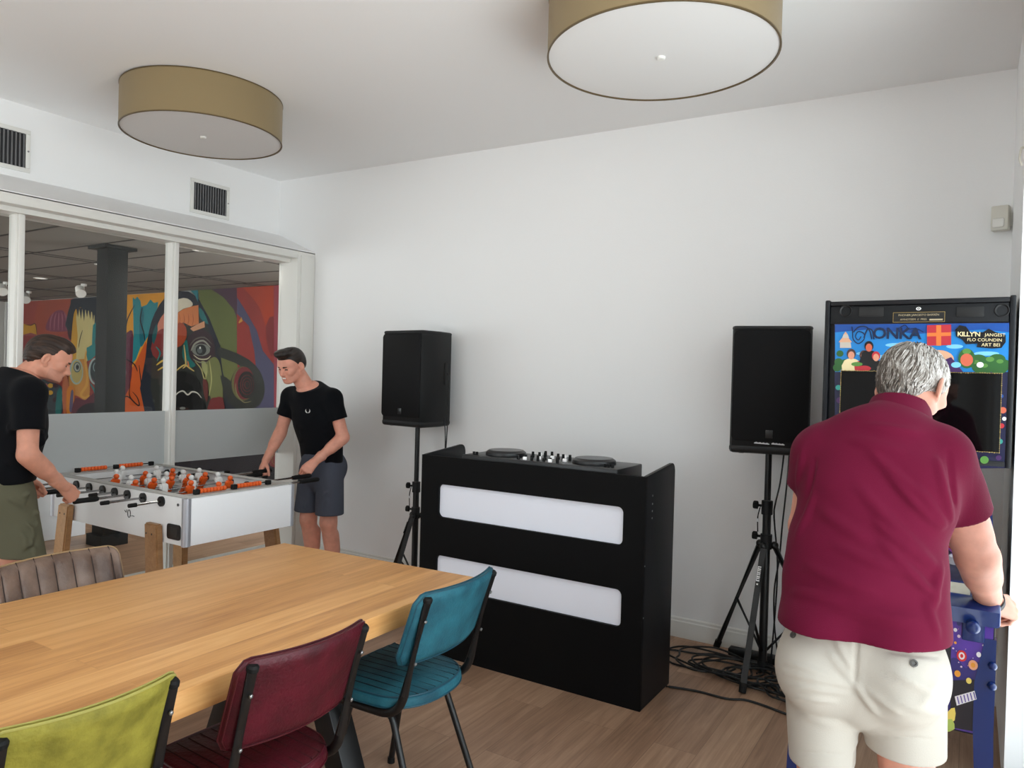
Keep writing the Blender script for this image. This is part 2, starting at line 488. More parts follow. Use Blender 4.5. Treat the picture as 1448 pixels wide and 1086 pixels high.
# ---- vents in the bulkhead
M_vent_dark = mat('vent_shade_plate', rgb(40, 40, 42), .7)
M_vent_slat = mat('vent_slat', rgb(120, 120, 122), .4, metal=.4)
def vent(y0, y1, z0, z1, label):
    r = thing('air_vent', label, 'vent', (LEFT_X, (y0 + y1) / 2, z0), group='air vents above the glass partition')
    x = LEFT_X; w = .028
    bm = BM(); bm_box(bm, (x + .001, y0, z0), (x + .004, y1, z1)); obj('shade_plate', bm, M_vent_dark, r)  # flat dark plate stands in for the shade behind the slats
    bm = BM()
    for (a, b_, c, d) in ((y0 - w, y1 + w, z0 - w, z0), (y0 - w, y1 + w, z1, z1 + w), (y0 - w, y0, z0, z1), (y1, y1 + w, z0, z1)):
        bm_box(bm, (x, a, c), (x + .014, b_, d), bev=.003)
    obj('frame', bm, M_trim, r)
    bm = BM(); n = 13
    for i in range(n):
        y = y0 + (y1 - y0) * (i + .5) / n
        bm_box(bm, (x + .006, y - .0045, z0), (x + .013, y + .0045, z1))
    obj('slats', bm, M_vent_slat, r)
    bm = BM()
    bm_cyl(bm, (x + .014, y1 + w * .5, (z0 + z1) / 2), (x + .0165, y1 + w * .5, (z0 + z1) / 2), .006, n=10); obj('screw', bm, M_screw, r)
vent(2.06, 2.365, 2.865, 3.085, 'slatted wall vent cut by the left edge of the photo')
vent(3.585, 3.885, 2.85, 3.065, 'slatted wall vent nearest the room corner')

# ---- drum lamps
M_shade = mat('olive_gold_fabric', rgb(140, 122, 90), .85, spec=.2, bump=.15, bscale=500, sheen=.2)
M_diff = mat('white_diffuser', rgb(226, 225, 224), .6, spec=.3)
M_rimc = mat('dark_gold_rim', rgb(96, 78, 48), .4, metal=.3)
def lamp(x, y, r, zb, label):
    zt = ceil_z(x + r)
    t = thing('ceiling_lamp', label, 'lamp', (x, y, zb), group='drum ceiling lamps')
    bm = BM(); bm_lathe(bm, [(r - .004, zb + .004), (r, zb + .004), (r, zt - .002), (r - .004, zt - .002), (r - .004, zb + .004)], (x, y, 0), 96); obj('lamp_shade', bm, M_shade, t)
    bm = BM(); bm_lathe(bm, [(0, zb + .006), (r - .006, zb + .006), (r - .006, zb + .010), (0, zb + .010)], (x, y, 0), 96); obj('diffuser', bm, M_diff, t)
    bm = BM()
    for z in (zb, zt - .006): bm_lathe(bm, [(r - .005, z), (r + .002, z), (r + .002, z + .006), (r - .005, z + .006), (r - .005, z)], (x, y, 0), 96)
    obj('rim', bm, M_rimc, t)
    bm = BM(); bm_lathe(bm, [(0, zb - .006), (.014, zb - .005), (.019, zb - .001), (.019, zb + .006), (0, zb + .006)], (x, y, 0), 24); obj('finial', bm, M_trim, t)
lamp(-4.02, 2.795, .459, 3.0, 'olive drum ceiling lamp above the football table')
lamp(-1.155, 2.965, .480, 2.957, 'olive drum ceiling lamp cut by the top edge of the photo')

# ---- motion sensor and wall hook by the window
M_sens = mat('aged_white_plastic', rgb(214, 211, 200), .45)
M_lens = mat('sensor_lens', rgb(232, 231, 226), .25)
t = thing('motion_sensor', 'small ivory motion sensor in the corner beside the window wall', 'sensor', (.10, BACK_Y, 2.39))
Mx = Matrix.Translation((.098, BACK_Y - .05, 2.445)) @ Matrix.Rotation(math.radians(-14), 4, 'Z')
bm = BM(); bm_box(bm, (-.038, -.022, -.062), (.038, .03, .062), bev=.008, M=Mx); obj('housing', bm, M_sens, t)
bm = BM(); bm_box(bm, (-.030, -.030, -.048), (.022, -.018, -.002), bev=.008, M=Mx); obj('lens', bm, M_lens, t)
bm = BM(); bm_box(bm, (.085, BACK_Y - .03, 2.41), (WALL_X, BACK_Y, 2.475), bev=.003); obj('bracket', bm, M_trim, t)
bm = BM(); bm_tube(bm, smooth_path([(WALL_X, 3.44, 2.52), (WALL_X - .012, 3.44, 2.53), (WALL_X - .018, 3.44, 2.49), (WALL_X - .010, 3.44, 2.46)]), .004, 8)
bm_cyl(bm, (WALL_X, 3.44, 2.52), (WALL_X - .004, 3.44, 2.52), .012)
tag(obj('wall_hook', bm, M_sens, origin=(WALL_X, 3.44, 2.52)), 'tiny white hook on the window wall above the reveal', 'hook')

# ------------------------------------------------------------------ the room beyond the glass
AZ = 2.645; MY = 6.2
M_tile = mat('grey_ceiling_tile', rgb(138, 133, 127), .9, spec=.15, var=.04, vscale=20)
nt = M_tile.node_tree
bm = BM(); bm_box(bm, (-14.4, FRONT_Y, AZ), (GX - .06, MY, AZ + .05))
struct('ceiling', bm, M_tile, label='grey tiled ceiling of the room beyond the glass', cat='ceiling')
M_grid = mat('ceiling_grid', rgb(66, 63, 60), .7, spec=.1)
bm = BM()
for i in range(5):
    for x in (-5.75 - i * 1.8, -5.87 - i * 1.8): bm_box(bm, (x - .012, FRONT_Y, AZ - .004), (x + .012, MY, AZ))
for j in range(16):
    y = -2.4 + j * .6 - .1
    if y < MY: bm_box(bm, (-14.2, y - .012, AZ - .004), (GX - .06, y + .012, AZ))
struct('trim_1', bm, M_grid, label='dark grid lines of the tiled ceiling beyond the glass', cat='ceiling grid')
M_wall2 = mat('dim_white_plaster', rgb(205, 203, 198), .9, spec=.2)
bm = BM(); bm_box(bm, (-14.5, MY, 0), (GX - .06, MY + .15, AZ + .1)); struct('wall_far', bm, M_wall2, label='far wall of the room beyond the glass behind the mural', cat='wall')
bm = BM(); bm_box(bm, (-14.5, FRONT_Y - .2, 0), (-14.3, MY, AZ + .1)); struct('wall_far_left', bm, M_wall2, label='left end wall of the room beyond the glass', cat='wall')
# downlights that light it
M_dl = mat('downlight_glow', rgb(255, 250, 240), .4, emit=((1, .96, .9, 1), 1.5))
def downlight(x, y, label, power, size=.075):
    t = thing('downlight', label, 'downlight', (x, y, AZ), group='recessed downlights beyond the glass')
    bm = BM(); bm_lathe(bm, [(size * .78, AZ - .004), (size, AZ - .008), (size, AZ - .002), (size * .78, AZ - .002), (size * .78, AZ - .004)], (x, y, 0), 28); obj('ring', bm, M_trim, t)
    bm = BM(); bm_lathe(bm, [(0, AZ - .003), (size * .78, AZ - .003)], (x, y, 0), 28); obj('lens', bm, M_dl, t)
    d = bpy.data.lights.new('downlight_lamp', 'AREA'); d.shape = 'DISK'; d.size = size * 1.5; d.energy = power; d.color = (1, .95, .88)
    o = bpy.data.objects.new('downlight_lamp', d); COL.objects.link(o); o.location = (0, 0, -.012); o.parent = t
DL = 11.0
downlight(-5.86, 4.08, 'round downlight just beyond the glass near its right end', DL)
downlight(-9.76, 4.58, 'round downlight beyond the glass left of the dark column', DL)
downlight(-7.72, 4.22, 'round downlight beyond the glass nearest the dark column', DL)
downlight(-8.6, 1.6, 'round downlight beyond the glass, second row', DL)
downlight(-12.4, 3.4, 'round downlight beyond the glass at its far left', DL)
downlight(-6.3, 1.2, 'round downlight beyond the glass over the left man', DL)
def spot(x, y, label):
    t = thing('ceiling_spotlight', label, 'spotlight', (x, y, AZ), group='white ceiling spotlights beyond the glass')
    bm = BM(); bm_cyl(bm, (x, y, AZ), (x, y, AZ - .03), .035, n=16); bm_cyl(bm, (x, y, AZ - .03), (x + .01, y, AZ - .07), .008, n=8); obj('mount', bm, M_trim, t)
    bm = BM(); bm_cyl(bm, (x - .05, y - .03, AZ - .06), (x + .07, y - .07, AZ - .14), .05, .06, n=20); obj('head', bm, M_trim, t)
spot(-10.75, 4.63, 'white ceiling spotlight at the left edge behind the mullion')
spot(-11.75, 5.36, 'white ceiling spotlight between the mullion and the mural hair')
spot(-9.85, 5.15, 'white ceiling spotlight left of the dark column')
# column
M_col = mat('charcoal_steel', rgb(34, 34, 33), .6, spec=.1)
bm = BM(); bm_box(bm, (-6.585, 3.55, 0), (-6.405, 3.73, AZ), bev=.006); bm_box(bm, (-6.64, 3.50, AZ - .03), (-6.35, 3.78, AZ - .004)); bm_box(bm, (-6.62, 3.52, 0), (-6.37, 3.76, .10), bev=.004)
tag(obj('column', bm, M_col, origin=(-6.495, 3.64, 0)), 'dark steel column beyond the glass in front of the mural', 'column')
# low white panel and blue door beyond the glass
bm = BM(); bm_box(bm, (-7.2, 1.2, 0), (-7.0, 3.72, .74), bev=.01); bm_box(bm, (-7.0, 1.2, .45), (-6.985, 3.72, .47)); 
tag(obj('low_cabinet', bm, M_white, origin=(-7.1, 2.5, 0)), 'long low white cabinet beyond the glass behind the left man', 'cabinet')
M_bdoor = mat('slate_blue_paint', rgb(78, 82, 96), .5)
d = thing('door_1', 'slate blue door at far left beyond the glass', 'door', (-14.2, MY - .05, 0)); d['kind'] = 'structure'
bm = BM(); bm_box(bm, (-14.25, MY - .045, 0), (-13.98, MY - .012, AZ - .02)); bm_box(bm, (-13.93, MY - .03, 0), (-13.80, MY - .012, AZ)); obj('door_leaf', bm, M_bdoor, d)
bm = BM(); bm_box(bm, (-14.27, MY - .07, 0), (-14.24, MY - .012, AZ), bev=.003); obj('door_frame', bm, M_trim, d)
bm = BM(); bm_cyl(bm, (-14.03, MY - .07, .9), (-14.03, MY - .07, 1.35), .012); obj('door_handle', bm, M_chrome, d)

# ------------------------------------------------------------------ dining table
M_oak = plank_mat('oak_tabletop', rgb(168, 112, 60), rgb(218, 160, 98), rgb(240, 190, 126), .125, 2.9, rough=.42, seam=.22, grain=.85)
TZ = .77; TT = .075
t = thing('dining_table', 'long solid oak dining table in the foreground on black metal legs', 'table', (-2.235, 1.1, 0))
bm = BM(); bm_prism(bm, [(-2.86, -.35), (-1.695, -.35), (-1.69, 2.475), (-2.765, 2.405)], (0, 0, TZ - TT), (1, 0, 0), (0, 1, 0), TT, bev=.006)
obj('tabletop', bm, M_oak, t)
for y in (.15, 1.95):
    for sgn in (-1, 1):
        bm = BM(); xc = -2.23
        a = V((xc + sgn * .12, y, TZ - TT - .012)); b = V((xc + sgn * .40, y, .02))
        bm_prism(bm, [(a.x - .05, a.z), (a.x + .05, a.z), (b.x + .05, 0), (b.x - .05, 0)], (0, y - .05, 0), (1, 0, 0), (0, 0, 1), -.10, bev=.004)
        obj('leg', bm, M_black, t)
    bm = BM(); bm_box(bm, (-2.6, y - .06, TZ - TT - .014), (-1.86, y + .06, TZ - TT - .001), bev=.002); obj('mounting_plate', bm, M_black, t)

# ------------------------------------------------------------------ school style dining chairs
def leather(name, c, c2, rough=.42, vs=9):
    return mat(name, c, rough, spec=.35, var=.3, vscale=vs, bump=.25, bscale=90, var_col=c2)
M_lea = {
 'teal': leather('teal_velour', rgb(34, 94, 108), rgb(22, 72, 87), .6),
 'red': leather('burgundy_leather', rgb(76, 12, 27), rgb(56, 8, 19), .42),
 'lime': leather('lime_velour', rgb(136, 128, 48), rgb(106, 99, 30), .65, 16),
 'brown': leather('brown_leather', rgb(128, 108, 96), rgb(92, 72, 62), .3),
}
M_pipe = {
 'teal': mat('teal_piping', rgb(20, 70, 86), .5), 'red': mat('burgundy_piping', rgb(70, 6, 20), .4),
 'lime': mat('lime_piping', rgb(160, 152, 78), .5), 'brown': mat('tan_piping', rgb(164, 136, 98), .5)}
M_stitch = mat('dark_seam', rgb(16, 30, 36), .8)
M_seam = {'teal': M_stitch, 'red': mat('dark_red_seam', rgb(38, 2, 10), .7), 'lime': mat('olive_seam', rgb(76, 70, 20), .7), 'brown': mat('brown_seam', rgb(48, 34, 28), .7)}

def grid_mesh(bm, f, nu, nv, mi=0, flip=False):
    G = [[bm.verts.new(f(i / nu, j / nv)) for j in range(nv + 1)] for i in range(nu + 1)]
    for i in range(nu):
        for j in range(nv):
            q = (G[i][j], G[i + 1][j], G[i + 1][j + 1], G[i][j + 1])
            bm.faces.new(q[::-1] if flip else q).material_index = mi
    return G

def back_pt(s, v, side, ch, w=.235, z0=.605, z1=.868):
    """seat back: s in -1..1 across, v in 0..1 up; side +1 front (table side), -1 rear. local x = forward"""
    y = s * w; z = z0 + (z1 - z0) * v
    f0 = -.150 - (z - .60) * .34               # recline
    f = f0 - .050 * (1 - s * s) + .016           # wraps forward at its ends
    th = .017
    return V((f + side * th, y, z))

def make_chair(kind, label, loc, rotz, channels, wy=1.0):
    """local frame: +x forward (towards the table), y across, floor at z=0"""
    t = thing('dining_chair', label, 'chair', loc, rotz, 'vintage leather dining chairs round the oak table', world_coords=False)
    ml, mp, msm = M_lea[kind], M_pipe[kind], M_seam[kind]
    # seat: D shape, rounded at the rear
    out = []
    ctrl = [(.235, -.185), (.235, .185), (.20, .212), (0, .215), (-.10, .195), (-.165, .12), (-.185, 0), (-.165, -.12), (-.10, -.195), (0, -.215), (.20, -.212)]
    ring = smooth_path([(x, y, 0) for x, y in ctrl], 5, True)
    bm = BM()
    levels = [(.90, .432), (1.0, .440), (1.015, .455), (1.0, .470), (.955, .479), (.90, .482)]
    R = [[bm.verts.new((p.x * s, p.y * s, z)) for p in ring] for s, z in levels]
    n = len(ring)
    for A, B in zip(R, R[1:]):
        for i in range(n): bm.faces.new((A[i], A[(i + 1) % n], B[(i + 1) % n], B[i]))
    c0 = bm.verts.new((0, 0, .432)); c1 = bm.verts.new((.02, 0, .484))
    for i in range(n):
        bm.faces.new((R[0][(i + 1) % n], R[0][i], c0)); bm.faces.new((R[-1][i], R[-1][(i + 1) % n], c1))
    seat = obj('seat', bm, ml, t)
    bm = BM(); bm_tube(bm, [(p.x * .965, p.y * .965, .4785) for p in ring], .0035, 6, closed=True); bm_tube(bm, [(p.x * 1.012, p.y * 1.012, .445) for p in ring], .003, 6, closed=True)
    obj('piping', bm, mp, seat)
    bm = BM()
    for k in range(-4, 5):
        y = k * .041
        xs = [p.x for p in ring if abs(p.y * .95 - y) < .03]
        xm = .95 * min(p.x for p in ring if abs(p.y * .95 - y) < .035); xM = .225
        bm_tube(bm, [(xm + .008, y, .4810), ((xm + xM) / 2, y, .4835), (xM - .01, y, .4810)], .0022, 5)
    obj('stitching', bm, msm, seat)
    # backrest
    bm = BM(); N, Mv = 28, 14
    def oval(s, v):  # rounded corners: shrink the height near the ends
        e = max(0, (abs(s) - .84) / .16)
        c = math.sqrt(max(0, 1 - e * e)) * .5
        hv = .36 + .14 * (c / .5)
        return .5 + (v - .5) * hv / .5
    def pt(side):
        def f(a, b_):
            s = a * 2 - 1; v = oval(s, b_)
            p = back_pt(s, v, side, channels)
            ed = min(1, min(1 - abs(s), (1 - abs(2 * b_ - 1)) * .6) / .06)
            bul = math.sqrt(max(0, min(1, ed)))
            p.x -= side * .011 * (1 - bul)
            if channels and side > 0:
                ph = (s * 3.5) % 1.0
                p.x += .010 * abs(math.sin(ph * PI)) ** .5 * bul - .004
            return p
        return f
    if channels: N = 98
    A = grid_mesh(bm, pt(1), N, Mv); B = grid_mesh(bm, pt(-1), N, Mv, flip=True)
    loopA = [A[i][0] for i in range(N + 1)] + [A[N][j] for j in range(1, Mv + 1)] + [A[i][Mv] for i in range(N - 1, -1, -1)] + [A[0][j] for j in range(Mv - 1, 0, -1)]
    loopB = [B[i][0] for i in range(N + 1)] + [B[N][j] for j in range(1, Mv + 1)] + [B[i][Mv] for i in range(N - 1, -1, -1)] + [B[0][j] for j in range(Mv - 1, 0, -1)]
    for i in range(len(loopA)):
        j = (i + 1) % len(loopA); bm.faces.new((loopA[i], loopA[j], loopB[j], loopB[i]))
    edge = [(a.co.copy() + b_.co.copy()) / 2 for a, b_ in zip(loopA, loopB)]
    rear = [b_.co.copy() for b_ in loopB]; front = [a.co.copy() for a in loopA]
    back = obj('backrest', bm, ml, t, ang=50)
    cen = sum(edge, V()) / len(edge)
    bm = BM()
    bm_tube(bm, [p * .985 + V((cen.x, cen.y, cen.z)) * .015 + V((-.002, 0, 0)) for p in rear], .0032, 6, closed=True)
    bm_tube(bm, [p for p in front], .0032, 6, closed=True)
    obj('piping', bm, mp, back)
    if channels:
        bm = BM()
        for k in range(-3, 4):
            s = k / 3.5
            if abs(s) > .95: continue
            bm_tube(bm, [pt(1)((s + 1) / 2, b_ / 8) + V((.0005, 0, 0)) for b_ in range(9)], .003, 5)
        obj('stitching', bm, msm, back)
    # frame: two back posts that bend into the seat rails
    bm = BM()
    for sy in (-1, 1):
        y = sy * .205
        pts = fillet([(-.243, y, .842), (-.135, y, .425), (.20, y, .425)], .085, 8)
        bm_tube(bm, pts, .0155, 14)
    bm_tube(bm, [(.20, -.205, .425), (.20, .205, .425)], .012, 10)
    bm_tube(bm, [(-.03, -.205, .425), (-.03, .205, .425)], .010, 10)
    fr = obj('frame', bm, M_black, t)
    for sy in (-1, 1):
        y = sy * .205
        bm = BM(); d = V((-.243 + .135, 0, .842 - .425)).normalized(); p = V((-.243, y, .842))
        bm_lathe(bm, [(0.0158, -.004), (.0172, -.002), (.0172, .008), (.012, .014), (0, .0145)], p, 14, ax=(V((0, 1, 0)), d.cross(V((0, 1, 0))), d)); obj('end_cap', bm, M_rubber, fr)
        for q in (.16, .52):
            c = p + (V((-.135, y, .425)) - p) * q
            bm = BM(); nn = V((-.97, 0, -.25)).normalized()
            s_, t_, d_ = frame_of(nn)
            bm_lathe(bm, [(0.006, .012), (.006, .0165), (.003, .018), (.0025, .0165), (0, .0165)], c, 10, ax=(s_, t_, d_)); obj('screw', bm, M_screw, fr)
    for sy in (-1, 1):
        y = sy * .155
        yf = sy * .185
        for (pts) in ([(.06, y, .418), (-.06, y, .418), (-.215, yf, .012)], [(.02, y, .418), (.12, y, .418), (.205, yf, .012)]):
            bm = BM(); bm_tube(bm, fillet(pts, .075, 8), .0125, 12)
            leg = obj('leg', bm, M_black, t)
            bm = BM(); b0 = V(pts[-1]); bm_cyl(bm, (b0.x, b0.y, 0), (b0.x, b0.y, .022), .015, .0145, 12); obj('foot_cap', bm, M_rubber, leg)
    if wy != 1.0:
        for o in (t.children_recursive):
            if o.type == 'MESH': o.data.transform(Matrix.Diagonal((1, wy, 1, 1)))
    return t
make_chair('teal', 'teal chair nearest the black booth', (-1.762, 2.118, 0), PI + math.radians(2), False)
make_chair('red', 'burgundy chair between the lime and teal chairs', (-1.748, 1.425, 0), PI + math.radians(-3), False, .92)
make_chair('lime', 'lime green chair at the front left corner of the photo', (-1.845, .888, 0), PI + math.radians(-2.5), False, .88)
make_chair('brown', 'brown ribbed leather chair across the table', (-2.69, 1.46, 0), math.radians(3), True)

# ------------------------------------------------------------------ football table
FX0, FX1, FY0, FY1, FZ0, FZ1 = -4.925, -3.535, 2.40, 3.135, .635, .90
M_cab = mat('white_table_panel', rgb(234, 234, 234), .4, spec=.4)
M_endp = mat('white_gloss_panel', rgb(250, 251, 254), .3, spec=.5)
M_alu = mat('aluminium_corner', rgb(196, 198, 206), .35, metal=.7)
M_pitch = mat('grey_playfield', rgb(120, 122, 124), .5)
M_toprail = mat('grey_top_rail', rgb(176, 174, 170), .45)
M_beech = plank_mat('beech_leg', rgb(140, 100, 64), rgb(184, 140, 96), rgb(206, 164, 120), .4, 3.0, rough=.5, seam=0, grain=.6)
M_orange = mat('orange_plastic', rgb(232, 96, 28), .4)
M_wplas = mat('white_plastic', rgb(236, 236, 234), .4)
ft = thing('football_table', 'white table football table with beech legs and orange and white players', 'table', ((FX0 + FX1) / 2, (FY0 + FY1) / 2, 0))
bm = BM(); w = .035
poly_o = [(FX0, FY0), (FX1, FY0), (FX1, FY1), (FX0, FY1)]
bm_box(bm, (FX0, FY0, FZ0), (FX1 - .0, FY0 + w, FZ1 - .008), bev=.004); bm_box(bm, (FX0, FY1 - w, FZ0), (FX1, FY1, FZ1 - .008), bev=.004)
bm_box(bm, (FX0, FY0 + w, FZ0), (FX0 + .12, FY1 - w, FZ1 - .008)); bm_box(bm, (FX1 - .12, FY0 + w, FZ0), (FX1 - .006, FY1 - w, FZ1 - .008))
bm_box(bm, (FX0 + .1, FY0 + w, FZ0 + .002), (FX1 - .1, FY1 - w, FZ0 + .02))
cab = obj('cabinet', bm, M_cab, ft)
for lo_, hi_ in (((FX1 - .004, FY0 + .03, FZ0 + .002), (FX1 + .006, FY1 - .012, FZ1 - .010)), ((FX0 - .006, FY0 + .012, FZ0 + .002), (FX0 + .004, FY1 - .012, FZ1 - .010))):
    bm = BM(); bm_box(bm, lo_, hi_, bev=.002); obj('end_panel', bm, M_endp, ft)
for (x, y) in ((FX1, FY0), (FX1, FY1), (FX0, FY0), (FX0, FY1)):
    bm = BM(); bm_prism(bm, rrect(.044, .044, .018, 5, x - math.copysign(.014, x - (FX0 + FX1) / 2), y - math.copysign(.014, y - (FY0 + FY1) / 2)), (0, 0, FZ0 - .001), (1, 0, 0), (0, 1, 0), FZ1 - FZ0 - .006)
    obj('corner_profile', bm, M_alu, ft)
bm = BM()
bm_box(bm, (FX0 + .012, FY0 + .003, FZ1 - .008), (FX1 - .012, FY0 + w + .02, FZ1), bev=.003); bm_box(bm, (FX0 + .012, FY1 - w - .02, FZ1 - .008), (FX1 - .012, FY1 - .003, FZ1), bev=.003)
bm_box(bm, (FX0 + .003, FY0 + .014, FZ1 - .0085), (FX0 + .115, FY1 - .014, FZ1 - .0005), bev=.003); bm_box(bm, (FX1 - .105, FY0 + .014, FZ1 - .0085), (FX1 - .003, FY1 - .014, FZ1 - .0005), bev=.003)
obj('top_rail', bm, M_toprail, ft)
bm = BM(); bm_box(bm, (FX0 + .12, FY0 + w, .740), (FX1 - .12, FY1 - w, .755)); obj('playfield', bm, M_pitch, ft)
# legs
for (x, s) in ((-3.79, 1), (-4.70, 1), (-3.79, -1), (-4.70, -1)):
    y0 = FY0 - .042 if s > 0 else FY1 + .002
    dxb = .10 if x > -4.2 else -.055; dyb = -.035 * s
    bm = BM()
    top = .735; hw = .058
    lo4 = [(x + dxb * 1.0 - hw, y0 + dyb, 0), (x + dxb + hw * .95, y0 + dyb, 0), (x + dxb + hw * .95, y0 + dyb + .05, 0), (x + dxb - hw, y0 + dyb + .05, 0)]
    hi4 = [(x - hw, y0, top), (x + hw, y0, top), (x + hw, y0 + .04, top), (x - hw, y0 + .04, top)]
    A = [bm.verts.new(p) for p in lo4]; B = [bm.verts.new(p) for p in hi4]
    bm.faces.new(A[::-1]); bm.faces.new(B)
    for i in range(4): bm.faces.new((A[i], A[(i + 1) % 4], B[(i + 1) % 4], B[i]))
    bmesh.ops.bevel(bm, geom=bm.edges[:], offset=.008, segments=2, affect='EDGES')
    leg = obj('leg', bm, M_beech, ft)
    yb = y0 if s > 0 else y0 + .04
    for (dx, dz) in ((-.03, -.055), (.022, -.055), (-.004, -.10)):
        bm = BM(); bm_cyl(bm, (x + dx, yb, top + dz), (x + dx, yb - s * .003, top + dz), .006, n=10); obj('bolt', bm, mat('dark_bolt', rgb(50, 40, 32), .4, metal=.6), leg)
# ball return, marking and bolt on the long side
bm = BM(); bm_prism(bm, rrect(.118, .082, .016), (-3.632, FY0 - .006, .735 - .03), (1, 0, 0), (0, 0, 1), -.02)
br_ = obj('ball_return', bm, mat('ball_return_black', rgb(14, 14, 14), .4), ft)
bm = BM(); bm_prism(bm, rrect(.070, .048, .006), (-3.628, FY0 - .0075, .703), (1, 0, 0), (0, 0, 1), -.006); obj('ball_hole', bm, mat('ball_hole_dark', rgb(38, 34, 30), .6), br_)
bm = BM(); y = FY0 - .0012
o = V((-4.06, y, .752)); q = .0022
bm_tube(bm, [o + V((-.045, 0, .014)), o + V((-.030, 0, .004)), o + V((-.022, 0, .020))], q, 5)
bm_tube(bm, [o + V((.014 * math.cos(a * PI / 8), 0, .022 * math.sin(a * PI / 8) - .0)) for a in range(16)], q, 5, closed=True)
bm_tube(bm, [o + V((.018, 0, -.012)), o + V((.034, 0, -.008)), o + V((.052, 0, -.010))], q, 5)
obj('logo', bm, M_black, ft)
bm = BM(); bm_cyl(bm, (-3.60, FY0 + .001, .855), (-3.60, FY0 - .004, .855), .008, n=12); obj('bolt', bm, M_screw, ft)

# rods with players
def player_bm(x, y, z, tilt, head_dir):
    bm = BM()
    Mp = Matrix.Translation((x, y, z)) @ Matrix.Rotation(tilt, 4, 'Y') @ Matrix.Scale(1.35, 4)
    def B(lo, hi, bev): bm_box(bm, lo, hi, bev=bev, M=Mp)
    B((-.012, -.013, -.012), (.012, .013, .030), .005)       # torso round the rod
    B((-.010, -.011, -.050), (.010, -.001, -.008), .003); B((-.010, .001, -.050), (.010, .011, -.008), .003)   # legs
    B((-.014, -.0125, -.068), (.015, .0125, -.046), .004)    # foot block
    B((-.007, -.020, .004), (.007, .020, .026), .004)        # arms
    bm_sphere(bm, Mp @ V((0, 0, .042)), .0165, n=7)
    return bm
rod_x = [-4.775, -4.622, -4.478, -4.332, -4.205, -4.075, -3.921, -3.747]
men = [(1, 'w'), (2, 'w'), (3, 'o'), (5, 'w'), (5, 'o'), (3, 'w'), (2, 'o'), (1, 'o')]
side = [-1, -1, 1, -1, 1, -1, 1, 1]      # which long side carries the handle
shift = [0, .02, -.03, .03, -.03, .04, .05, -.02]
rodz = .858
tilt = [.1, -.25, .35, .1, .5, -.15, .3, .2]
for i, x in enumerate(rod_x):
    n, c = men[i]; s = side[i]
    # left man's side (-Y) shows steel stubs; grips sit on the side of the player who holds them
    y0, y1 = FY0 - (.24 if i not in (4,) else .13), FY1 + .18
    if i in (2, 5): y0 = FY0 - .19
    if i in (2, 5): y1 = FY1 + .22
    if i in (3, 6): y1 = FY1 + .42
    if i == 7: y1 = FY1 + .33
    if i == 6: y0 = FY0 - .22
    if i == 7: y0 = FY0 - .17
    bm = BM(); bm_tube(bm, [(x, y0, rodz), (x, y1, rodz)], .0075, 10); rod = obj('rod', bm, M_chrome, ft)
    for (ya, yb, rr) in ((FY0 - .012, FY0 + .001, .028), (FY1 - .001, FY1 + .012, .028), (FY0 + w, FY0 + w + .02, .016), (FY1 - w - .02, FY1 - w, .016)):
        bm = BM(); bm_cyl(bm, (x, ya, rodz), (x, yb, rodz), rr, n=20); obj('bearing', bm, M_black, rod)
    axr = (V((1, 0, 0)), V((0, 0, -1)), V((0, 1, 0)))
    bm = BM()
    if i in (2, 5): bm_lathe(bm, [(0, -.012), (.012, -.012), (.015, -.005), (.014, .05), (.016, .10), (.013, .118), (0, .118)], (x, y0 - .10, rodz), 16, ax=axr)
    else: bm_cyl(bm, (x, y0 - .02, rodz), (x, y0 + .022, rodz), .011, .012, n=12)
    obj('handle', bm, M_rubber, rod)
    bm = BM()
    if i in (3, 6, 7): bm_lathe(bm, [(0, -.03), (.013, -.03), (.016, 0), (.014, .06), (.0165, .11), (.013, .13), (0, .13)], (x, y1 - .06, rodz), 16, ax=axr)
    elif i == 4: bm_lathe(bm, [(0, 0), (.013, 0), (.016, .03), (.014, .09), (.0165, .12), (0, .13)], (x, y1, rodz), 16, ax=axr)
    else: bm_cyl(bm, (x, y1 - .02, rodz), (x, y1 + .02, rodz), .011, n=12)
    obj('handle', bm, M_rubber, rod)
    span = FY1 - FY0 - 2 * w
    for k in range(n):
        y = (FY0 + FY1) / 2 + (k - (n - 1) / 2) * span / (n + (.25 if n > 1 else 0)) * .92 + shift[i]
        obj('player', player_bm(x, y, rodz, tilt[i], 1), M_orange if c == 'o' else M_wplas, rod)
# score counters on both end rails
def counter(xc, y0, y1):
    z = FZ1 + .016
    bm = BM(); bm_tube(bm, [(xc, y0, z), (xc, y1, z)], .004, 8)
    for y in (y0, (y0 + y1) / 2, y1): bm_box(bm, (xc - .012, y - .016, FZ1 - .001), (xc + .012, y + .016, z + .012), bev=.004)
    cn = obj('score_counter', bm, M_rubber, ft)
    L = (y1 - y0) / 2
    for half in (0, 1):
        a = y0 + half * L + .018 + (0.0 if half == 0 else .0)
        for k in range(8):
            bm = BM(); y = a + k * .0212
            bm_lathe(bm, [(.004, 0), (.0125, .001), (.0135, .006), (.0140, .013), (.0125, .0180), (.004, .0188)], (xc, y, z), 12, ax=(V((1, 0, 0)), V((0, 0, -1)), V((0, 1, 0))))
            obj('bead', bm, M_orange, cn)
counter(FX1 - .055, 2.50, 2.985)
counter(FX0 + .055, 2.53, 3.03)

